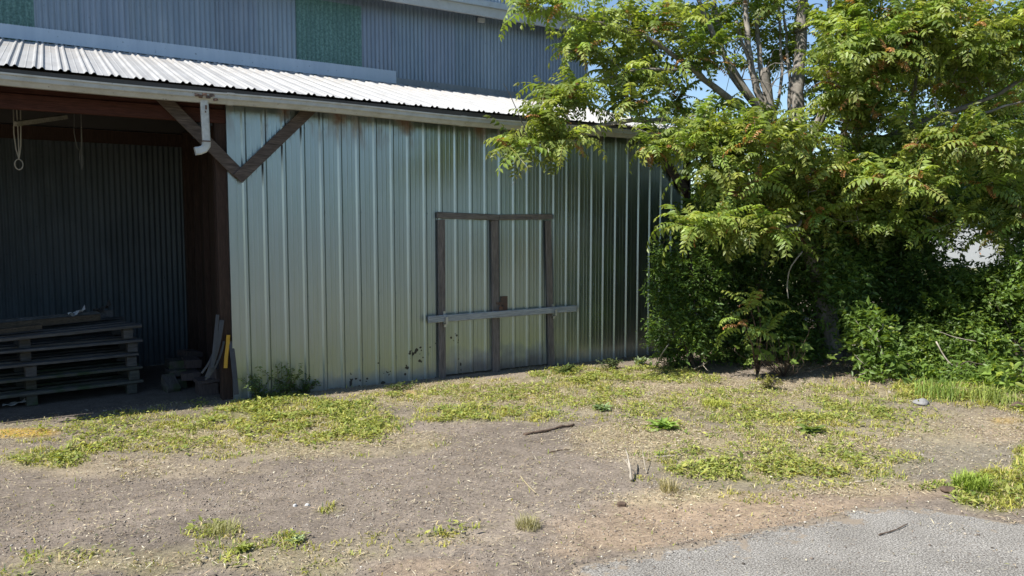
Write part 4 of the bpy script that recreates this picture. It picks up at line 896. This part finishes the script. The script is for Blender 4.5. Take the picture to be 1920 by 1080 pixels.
# young tree of heaven sapling, maple sapling, low leaves
def sapling(name, base, tops, label, cat='sapling', size=.42, n=(6, 9), stem='brown_twig'):
    e = empty(name, tuple(base), label=label, cat=cat); b = np.array(base); mb = MB()
    lines = [smooth_line([b, b * .5 + np.array(t) * .5 + np.array([.05, -.03, .05]), np.array(t)], 4, .01, 3) for t in tops]
    for L in lines: mb.tube([p - b for p in L], list(np.linspace(.014, .006, len(L))), 5)
    mb.build('stem', M[stem], e)
    v, f, c_ = rosettes([L[-1] for L in lines], [np.array([0, 0, .6])] * len(lines), size, n[0], n[1], redp=.4); link(np_mesh('foliage', v - b, f, c_), 'foliage', M['leaf'], e); return e
sapling('young_tree_of_heaven', gbase(1420, 690, 11.2), [at(1405, 570, 10.7), at(1385, 600, 10.5), at(1440, 615, 10.6), at(1420, 560, 10.9)], 'young tree of heaven sapling with feather leaves drooping before the dark thicket', size=.50)
e = empty('maple_sapling', tuple(gbase(1470, 690, 11.0)), label='little maple sapling with large lobed leaves near the ground', cat='sapling'); b = np.array(e.location)
n = 34; p = np.array([at(rng.normal(1465, 32), rng.normal(652, 18), rng.uniform(10.6, 11.0)) for _ in range(n)]); d = rand_dirs(n); d[:, 2] = -.25; d[:, 1] -= .4
v, f, c_ = instance(MAPLE[0], MAPLE[1], p - b, frames(d, rand_dirs(n, 1.6) + np.array([0, -.8, 0])), rng.uniform(.09, .17, n), np.array(YG)[None] * rng.uniform(.85, 1.25, (n, 1)), np.ones((len(MAPLE[0]), 3)))
link(np_mesh('foliage', v, f, c_), 'foliage', M['leaf'], e); mb = MB()
for k in range(n): mb.tube(smooth_line([np.zeros(3), p[k] - b - np.array([0, .05, .12]), p[k] - b], 3), .004, 4, False)
mb.build('stem', M['brown_twig'], e)

# ------------------------------------------------------------------ grass, litter, gravel: uncountable ground cover
def scatter(n, x0, x1, y0, y1): return rng.uniform(x0, x1, n), rng.uniform(y0, y1, n)
def infront(X, Y):
    v0 = X - CAMP[0]; v1 = Y - CAMP[1]; f_ = v0 * CW[0] + v1 * CW[1]; r_ = v0 * CR[0] + v1 * CR[1]; return (f_ > 3.5) & (np.abs(r_) < f_ * .78 + .8)
def blades(X, Y, H, lean, wd, col, name, label):
    n = len(X); z = gz(X, Y); az = rng.uniform(0, 6.283, n); d = np.stack([np.cos(az), np.sin(az), 0 * az], 1); s_ = np.stack([-np.sin(az), np.cos(az), 0 * az], 1) * (wd * rng.uniform(.6, 1.3, n))[:, None]
    b = np.stack([X, Y, z - .004], 1); m = b + d * (H * lean * .35)[:, None]; m[:, 2] += H * .62; e = b + d * (H * lean)[:, None]; e[:, 2] += H * np.clip(1.05 - lean * .35, .2, 1)
    V = np.stack([b - s_, b + s_, m + s_ * .8, m - s_ * .8, e], 1).reshape(-1, 3); o = np.arange(n)[:, None] * 5
    F = np.concatenate([o + [0, 1, 2], o + [0, 2, 3], o + [3, 2, 4]]); C = np.repeat(col, 5, 0)
    return V, F, C
X, Y = scatter(900000, -3.4, 10.5, -8.2, .1)
_q = gp(1880, 925); X = np.concatenate([X, rng.normal(_q[0] + .15, .30, 9000)]); Y = np.concatenate([Y, rng.normal(_q[1] + .05, .22, 9000)])
k = infront(X, Y); X, Y = X[k], Y[k]
gf = field(GREEN, X, Y); nn = fbm(X, Y, 3.2, 4, 101); dens = np.clip((gf + (nn - .5) * 1.3 * (gf > 0) - .16) * 1.5, 0, 1) * np.clip((fbm(X, Y, 9, 3, 120) - .40) * 4.5, .03, 1)
dens = np.where(inside(ASPH, X, Y), 0, dens); dens = np.maximum(dens, .0025)
k = (rng.random(len(X)) < dens * .9); X, Y, gf = X[k], Y[k], gf[k]; n = len(X)
tall = np.clip((X - 6.2) / 1.5, 0, 1) * np.clip((Y + 6) / 2, 0, 1) + np.clip((X - 4.2) / .6, 0, 1) * np.clip((-6.1 - Y) / .4, 0, 1)
H = rng.gamma(3, .0075, n) * (1 + 1.3 * tall) + .010; lean = rng.uniform(.3, 1.7, n)
hue = np.clip(fbm(X, Y, 2.3, 3, 140) * 1.4 - .2 + rng.normal(0, .16, n), 0, 1)[:, None]
col = np.array([.17, .25, .045]) * (1 - hue) + np.array([.42, .38, .085]) * hue; dry = rng.random(n) < .28; col[dry] = np.array([.44, .36, .19]); blu = (rng.random(n) < .06); col[blu] = np.array([.09, .14, .07]); col *= rng.uniform(.75, 1.25, (n, 1))
v, f, c_ = blades(X, Y, H, lean, .0042, col, 0, 0); link(np_mesh('grass', v, f, c_), 'grass', M['grassleaf'], kind='stuff', label='short patchy yellow-green grass on the yard before the shed', cat='grass')
# ground-hugging weed leaves among the grass
X, Y = scatter(620000, -3.4, 10.5, -8.2, .1); k = infront(X, Y); X, Y = X[k], Y[k]; gf = field(GREEN, X, Y); nn = fbm(X, Y, 4.0, 3, 171)
k = (rng.random(len(X)) < np.clip((gf - .2) * 1.6, 0, 1) * np.clip((nn - .42) * 5, 0, 1) * .7) & ~inside(ASPH, X, Y); X, Y = X[k], Y[k]; n = len(X)
d = rand_dirs(n); d[:, 2] = rng.uniform(-.05, .55, n); p = np.stack([X, Y, gz(X, Y) + rng.uniform(.004, .045, n)], 1); hue = rng.random((n, 1))
col = (np.array([.17, .23, .055]) * (1 - hue) + np.array([.38, .37, .10]) * hue) * rng.uniform(.7, 1.25, (n, 1))
v, f, c_ = instance(SIMPLE[0], SIMPLE[1], p, frames(d, rand_dirs(n, 2.0)), rng.gamma(5, .0062, n) + .01, col, np.ones((5, 3))); link(np_mesh('ground_weeds', v, f, c_), 'ground_weeds', M['grassleaf'], kind='stuff', label='small creeping weed leaves mixed through the yard grass', cat='ground cover')
# dry clippings and leaf litter
X, Y = scatter(1100000, -3.4, 10.5, -8.4, .3); k = infront(X, Y); X, Y = X[k], Y[k]; sf = np.maximum(field(STRAW, X, Y), .6 * np.clip((X - 6.8), 0, 1)); nn = fbm(X, Y, 3.0, 4, 201)
dens = np.clip((sf + (nn - .5) * 1.3 * (sf > 0) - .2) * 1.2, 0, 1) * .5 + .045 + .04 * (nn > .55)
edge_d = np.where(inside(ASPH, X, Y), np.where(inside(ASPH, X, Y + .16), .08, .6), 1); k = rng.random(len(X)) < dens * edge_d; X, Y = X[k], Y[k]; n = len(X)
az = rng.uniform(0, 6.283, n); tilt = rng.normal(0, .22, n); L = rng.gamma(2.2, .011, n) + .006; W_ = rng.uniform(.0014, .0038, n); leafb = rng.random(n) < .10; L[leafb] = np.minimum(L[leafb] * .5, .022); W_[leafb] = L[leafb] * .3
d = np.stack([np.cos(az), np.sin(az), tilt], 1); s_ = np.stack([-np.sin(az), np.cos(az), rng.normal(0, .3, n)], 1)
zb = np.where(inside(ASPH, X, Y), .016, gz(X, Y) + .003); b = np.stack([X, Y, zb + np.abs(tilt) * L * .5 + rng.uniform(0, .012, n)], 1)
V = np.stack([b - d * L[:, None] * .5 - s_ * W_[:, None] * .5, b - s_ * W_[:, None] + np.array([0, 0, .002]), b + d * L[:, None] * .5, b + s_ * W_[:, None] + np.array([0, 0, .002])], 1).reshape(-1, 3); o = np.arange(n)[:, None] * 4
pal = np.array([(.42, .36, .24), (.36, .29, .19), (.28, .21, .14), (.18, .13, .09), (.46, .42, .32), (.24, .24, .11), (.09, .07, .055)]); col = pal[rng.choice(7, n, p=[.24, .22, .16, .12, .10, .10, .06])] * rng.uniform(.85, 1.4, (n, 1))
link(np_mesh('dry_litter', V, o + np.arange(4), np.repeat(col, 4, 0)), 'dry_litter', M['litter'], kind='stuff', label='pale dry clippings and leaf litter strewn over the yard', cat='litter')
# gravel
OCT = (np.array([(1, 0, 0), (-1, 0, 0), (0, 1, 0), (0, -1, 0), (0, 0, 1), (0, 0, -1), (.6, .6, .5), (-.6, .55, .5), (-.5, -.6, .55), (.6, -.5, .5)], float),
       np.array([(0, 6, 9), (6, 4, 9), (6, 7, 4), (7, 8, 4), (8, 9, 4), (0, 2, 6), (2, 7, 6), (2, 1, 7), (1, 8, 7), (1, 3, 8), (3, 9, 8), (3, 0, 9), (0, 5, 2), (2, 5, 1), (1, 5, 3), (3, 5, 0)]))
X, Y = scatter(330000, -3.4, 9.5, -8.6, .2); k = infront(X, Y); X, Y = X[k], Y[k]; gf = field(GREEN, X, Y) + .6 * field(STRAW, X, Y); nn = fbm(X, Y, 2.4, 4, 301)
k = rng.random(len(X)) < np.clip(.30 + (nn - .5) * 1.3 - gf * .35, .03, .6) * np.where(inside(ASPH, X, Y), np.where(inside(ASPH, X, Y + .14), .25, 1.2), 1); X, Y = X[k], Y[k]; n = len(X)
sz = np.minimum(rng.gamma(1.6, .0016, n) + .0018, .016); az = rng.uniform(0, 6.283, n)
rot = np.zeros((n, 3, 3)); sq = rng.uniform(.45, .8, n); rot[:, 0, 0] = np.cos(az); rot[:, 0, 1] = -np.sin(az) * rng.uniform(.6, 1, n); rot[:, 1, 0] = np.sin(az); rot[:, 1, 1] = np.cos(az) * rng.uniform(.6, 1, n); rot[:, 2, 2] = sq
zb = np.where(inside(ASPH, X, Y), .012, gz(X, Y)); pal = np.array([(.24, .20, .165), (.31, .27, .22), (.15, .125, .105), (.44, .41, .36), (.08, .07, .06)]); col = pal[rng.choice(5, n, p=[.36, .26, .22, .10, .06])] * rng.uniform(.8, 1.2, (n, 1))
v, f, c_ = instance(OCT[0], OCT[1], np.stack([X, Y, zb + sz * .25], 1), rot, sz, col, np.ones((10, 3))); link(np_mesh('gravel', v, f, c_), 'gravel', M['litter'], kind='stuff', label='loose gravel and soil crumbs over the dirt yard', cat='gravel')

# ------------------------------------------------------------------ single weeds, tufts, sticks and stones
def tuft(name, px, py, n, h, rad, col, label, cat, wide=.004, lean=(.2, 1.2), grp=None):
    q = gp(px, py); z0 = float(gz(np.array([q[0]]), np.array([q[1]]))[0]); a = rng.uniform(0, 6.283, n); r_ = rad * rng.random(n) ** .7
    X = q[0] + np.cos(a) * r_; Y = q[1] + np.sin(a) * r_; H = h * rng.uniform(.5, 1.15, n); cc = np.array(col)[None] * rng.uniform(.7, 1.3, (n, 1)); v, f, c_ = blades(X, Y, H, rng.uniform(*lean, n), wide, cc, 0, 0)
    o = link(np_mesh(name, v - np.array([q[0], q[1], z0]), f, c_), name, M['grassleaf'], label=label, cat=cat, group=grp); o.location = (q[0], q[1], z0); return o
def rosette_weed(name, px, py, n, L, col, label, cat='weed', tm=OVAL, el=(.05, .55), grp=None):
    q = gp(px, py); z0 = float(gz(np.array([q[0]]), np.array([q[1]]))[0]); d = rand_dirs(n); e_ = rng.uniform(*el, n); d[:, 2] = e_; p = np.column_stack([rng.normal(0, L * .25, n), rng.normal(0, L * .25, n), rng.uniform(.0, L * .35, n)])
    v, f, c_ = instance(tm[0], tm[1], p, frames(d, rand_dirs(n, 2)), L * rng.uniform(.6, 1.2, n), np.array(col)[None] * rng.uniform(.8, 1.25, (n, 1)), np.ones((len(tm[0]), 3)))
    o = link(np_mesh(name, v, f, c_), name, M['grassleaf'], label=label, cat=cat, group=grp); o.location = (q[0], q[1], z0); return o
G_ = 'single weeds in the yard'
rosette_weed('broad_leaf_weed', 1247, 806, 60, .14, (.22, .32, .07), 'bright green rosette weed alone in the dry clippings', grp=G_)
rosette_weed('broad_leaf_weed', 1130, 770, 60, .11, (.20, .27, .12), 'bluish green leafy weed between wall and dirt track', grp=G_)
rosette_weed('broad_leaf_weed', 1515, 812, 26, .13, (.14, .19, .05), 'dull green flattened weed beside the olive dirt patch', grp=G_)
rosette_weed('broad_leaf_weed', 560, 1010, 40, .06, (.28, .34, .18), 'pale mint-green weed on the gravel near the bottom', grp=G_)
rosette_weed('broad_leaf_weed', 457, 1028, 55, .055, (.24, .27, .07), 'yellow-green weed clump left of the mint-green one', grp=G_)
rosette_weed('broad_leaf_weed', 1200, 682, 70, .12, (.20, .25, .14), 'round grey-green weed at the foot of the metal wall near the thicket', grp=G_, el=(.2, 1.4))
tuft('dry_grass_tuft', 990, 988, 240, .11, .09, (.34, .31, .17), 'fuzzy dry grass tuft alone on the dirt near the sandy patch', 'grass tuft', .002)
tuft('dry_grass_tuft', 1255, 918, 160, .13, .08, (.38, .33, .18), 'straw-coloured tuft at the edge of the green clippings', 'grass tuft', .002)
tuft('dry_grass_tuft', 415, 992, 300, .10, .14, (.32, .31, .14), 'wispy olive tuft on the gravel at lower left', 'grass tuft', .002)
tuft('bright_grass_tuft', 1820, 922, 420, .16, .13, (.26, .34, .06), 'brightest green grass tuft beside the asphalt corner', 'grass tuft', .004)
tuft('bright_grass_tuft', 1340, 760, 380, .09, .16, (.34, .36, .07), 'rounded yellow-green tuft alone on the straw before the thicket', 'grass tuft', .004)
tuft('bright_grass_tuft', 1760, 752, 200, .30, .28, (.2, .28, .06), 'tall grass clump under the pale forked sapling stem', 'grass tuft', .004, (.2, .9))
tuft('bright_grass_tuft', 1860, 764, 170, .26, .25, (.24, .29, .07), 'tall grass clump by the reddish stick at right', 'grass tuft', .004, (.2, .9))
# weeds against the wall foot by the corner post
def wallweed(px, py, h, n, label, col):
    q = gp(px, py); q = np.array([q[0], q[1], 0.]); e = empty('wall_weed', tuple(q), label=label, cat='weed', group='weeds at the wall foot'); mb = MB(); P_ = []; D_ = []
    for k in range(n):
        t = np.array([rng.normal(0, .16), rng.normal(-.04, .07), h * rng.uniform(.4, 1)]); L = smooth_line([np.array([rng.normal(0, .05), rng.normal(0, .03), 0]), t * .55 + rng.normal(0, .02, 3), t], 4); mb.tube(L, list(np.linspace(.004, .0018, len(L))), 4, False)
        for p in L[2:]:
            for _ in range(4): P_.append(p + rng.normal(0, .012, 3)); D_.append(rand_dirs(1)[0])
    mb.build('stem', M['brown_twig'], e); P_ = np.array(P_); D_ = np.array(D_); D_[:, 2] *= .5; m = len(P_)
    v, f, c_ = instance(SIMPLE[0], SIMPLE[1], P_, frames(D_, rand_dirs(m, 1.5)), rng.uniform(.025, .06, m), np.array(col)[None] * rng.uniform(.7, 1.3, (m, 1)), np.ones((5, 3))); link(np_mesh('foliage', v, f, c_), 'foliage', M['leaf'], e)
wallweed(490, 748, .34, 16, 'bushy weed against the metal wall right beside the corner post', (.14, .20, .07)); wallweed(535, 742, .42, 13, 'taller thin-stemmed weed against the wall, right of the bushy one', (.11, .17, .05)); wallweed(572, 736, .24, 12, 'low weed at the wall foot below the second rib', (.09, .15, .04))
wallweed(1060, 700, .14, 12, 'low green weed at the wall just right of the doors', (.1, .14, .04)); wallweed(1150, 690, .16, 14, 'grey-green low weed at the wall foot midway to the thicket', (.1, .13, .06)); wallweed(1440, 728, .22, 9, 'small yellowing weed on the litter before the maple sapling', (.2, .2, .05)); wallweed(750, 728, .07, 8, 'tiny weed at the wall foot left of the doors', (.1, .13, .04))
def stick(name, pts, r0, r1, mat, label, sub=None):
    P_ = [np.array(p, float) for p in pts]; c_ = P_[0].copy(); L = smooth_line([p - c_ for p in P_], 4, r0 * .35, len(label)); mb = MB().tube(L, list(np.linspace(r0, r1, len(L)) * np.array([1 + .2 * math.sin(k * 2.3) for k in range(len(L))])), 6)
    if sub:
        for s_ in sub: mb.tube(smooth_line([np.array(p, float) - c_ for p in s_], 3, .004), list(np.linspace(r1 * .8 + .001, r1 * .35, (len(s_) - 1) * 3 + 1)), 5)
    o = mb.build(name, M[mat], None, True, label=label, cat='stick'); o.location = c_; return o
def g3(px, py, h=.0):
    q = gp(px, py); return np.array([q[0], q[1], float(gz(np.array([q[0]]), np.array([q[1]]))[0]) + h])
stick('dead_stick', [g3(982, 818, .012), g3(1020, 812, .016), g3(1045, 805, .016), g3(1076, 799, .02)], .016, .013, 'brown_twig', 'thick dark brown stick lying at the edge of the dirt track')
stick('dead_stick', [g3(1030, 853, .006), g3(1052, 850, .008), g3(1070, 847, .008)], .006, .003, 'brown_twig', 'thin dark twig on the dirt below the thick brown stick')
stick('dead_stick', [g3(1184, 904, .02), g3(1180, 893, .10), g3(1172, 876, .16)], .014, .004, 'pale_twig', 'short upright forked twig with a dark foot on the dirt', [[g3(1182, 897, .06), g3(1174, 888, .10), g3(1165, 880, .10)]])
stick('dead_stick', [g3(1213, 889, .01), g3(1208, 880, .06), g3(1204, 868, .12)], .005, .002, 'pale_twig', 'slender pale twig arching beside the forked one')
stick('straw_stalk', [g3(976, 893, .006), g3(990, 910, .01), g3(1011, 927, .006)], .0035, .002, 'straw_twig', 'bent yellow straw stalk alone on the brown dirt')
stick('dead_stick', [g3(1228, 857, .008), g3(1250, 856, .010), g3(1275, 853, .01)], .010, .006, 'pale_twig', 'grey twig lying in the dry clippings')
stick('dead_stick', [g3(1640, 900, .01), g3(1620, 905, .012), g3(1600, 903, .012)], .008, .004, 'pale_twig', 'pale twig lying below the olive dirt patch')
stick('dead_stick', [np.array([*gp(1648, 1008)[:2], .02]), np.array([*gp(1675, 1000)[:2], .022]), np.array([*gp(1702, 988)[:2], .022])], .005, .003, 'brown_twig', 'thin dark green-brown twig alone on the grey asphalt')
stick('dead_branch', [g3(1232, 684, .0), at(1240, 665, 11.4), at(1254, 645, 11.3)], .014, .008, 'pale_twig', 'pale broken stick leaning up at the thicket corner by the wall')
stick('dead_branch', [g3(1300, 693, .02), at(1318, 684, 11.2), at(1328, 676, 11.3)], .012, .006, 'pale_twig', 'small forked dead branch on the ground left of the sapling', [[at(1318, 684, 11.2), at(1324, 692, 11.0), at(1330, 697, 11.0)], [at(1318, 684, 11.2), at(1321, 674, 11.2), at(1320, 668, 11.2)]])
stick('dead_branch', [at(1755, 640, 10.6), at(1778, 678, 10.5), at(1810, 692, 10.4), at(1842, 699, 10.4), at(1868, 712, 10.3)], .010, .005, 'pale_twig', 'long pale crooked branch hanging in front of the bright shrub', [[at(1810, 692, 10.4), at(1824, 680, 10.3), at(1832, 690, 10.3)]])
stick('dead_branch', [g3(1800, 757, .03), at(1828, 736, 10.2), at(1864, 722, 10.1)], .010, .007, 'brown_twig', 'reddish brown stick slanting out of the grass at right')
stick('dead_branch', [g3(1668, 738, .0), at(1667, 722, 10.35), at(1664, 705, 10.4)], .020, .014, 'pale_twig', 'pale cut stump with a side fork below the bright sapling', [[at(1666, 712, 10.38), at(1680, 718, 10.3), at(1690, 712, 10.3)]])
stick('dead_branch', [at(1506, 395, 11.6), at(1500, 420, 11.0), at(1488, 432, 10.8), at(1476, 448, 10.8), at(1462, 458, 10.7)], .020, .009, 'pale_twig', 'sunlit bare curved branch before the dark middle of the thicket')
stick('dead_branch', [at(1504, 472, 11.2), at(1490, 490, 11.1), at(1480, 508, 11.1), at(1476, 540, 11.1), at(1478, 560, 11.1)], .012, .008, 'pale_twig', 'pale bent dead stem in the dark thicket below the curved branch')
stick('dead_branch', [at(1752, 185, 10.6), at(1756, 200, 10.5), at(1768, 210, 10.5), at(1795, 218, 10.5)], .018, .01, 'pale_twig', 'short sunlit hooked branch among the leaves at upper right')
stick('dead_branch', [at(1830, 640, 10.4), at(1790, 632, 10.5), at(1762, 622, 10.6)], .006, .003, 'pale_twig', 'thin grey twig within the bright shrub above the crooked branch')
def rock(px, py, r_, label, mat='stone', lift=.3):
    q = g3(px, py, r_ * lift); import bmesh
    bm = bmesh.new(); bmesh.ops.create_icosphere(bm, subdivisions=3, radius=r_); rr = random.Random(px)
    of = [rr.uniform(0, 9) for _ in range(3)]
    for v_ in bm.verts:
        k = 1 + .22 * math.sin(v_.co.x / r_ * 2.1 + of[0]) * math.cos(v_.co.y / r_ * 2.6 + of[1]) + .12 * math.sin(v_.co.z / r_ * 4 + of[2]) ; v_.co = Vector((v_.co.x * k * 1.2, v_.co.y * k, v_.co.z * k * .75))
    me = bpy.data.meshes.new('stone'); bm.to_mesh(me); bm.free(); o = link(me, 'stone', M[mat], label=label, cat='stone'); o.location = q; return o
rock(1727, 762, .075, 'grey rounded stone in the shade at the foot of the thicket'); rock(1166, 945, .03, 'small dark clod at the tip of the sandy patch', 'brown_twig'); rock(1909, 773, .07, 'brown earth clod at the right edge of the photo', 'brown_twig'); rock(577, 942, .016, 'left of two little white pebbles on the dirt', 'white_scrap'); rock(553, 943, .014, 'right of a pair: smaller white pebble on the dirt', 'white_scrap')
rock(1777, 925, .045, 'dark clod beside the brightest grass tuft', 'brown_twig')
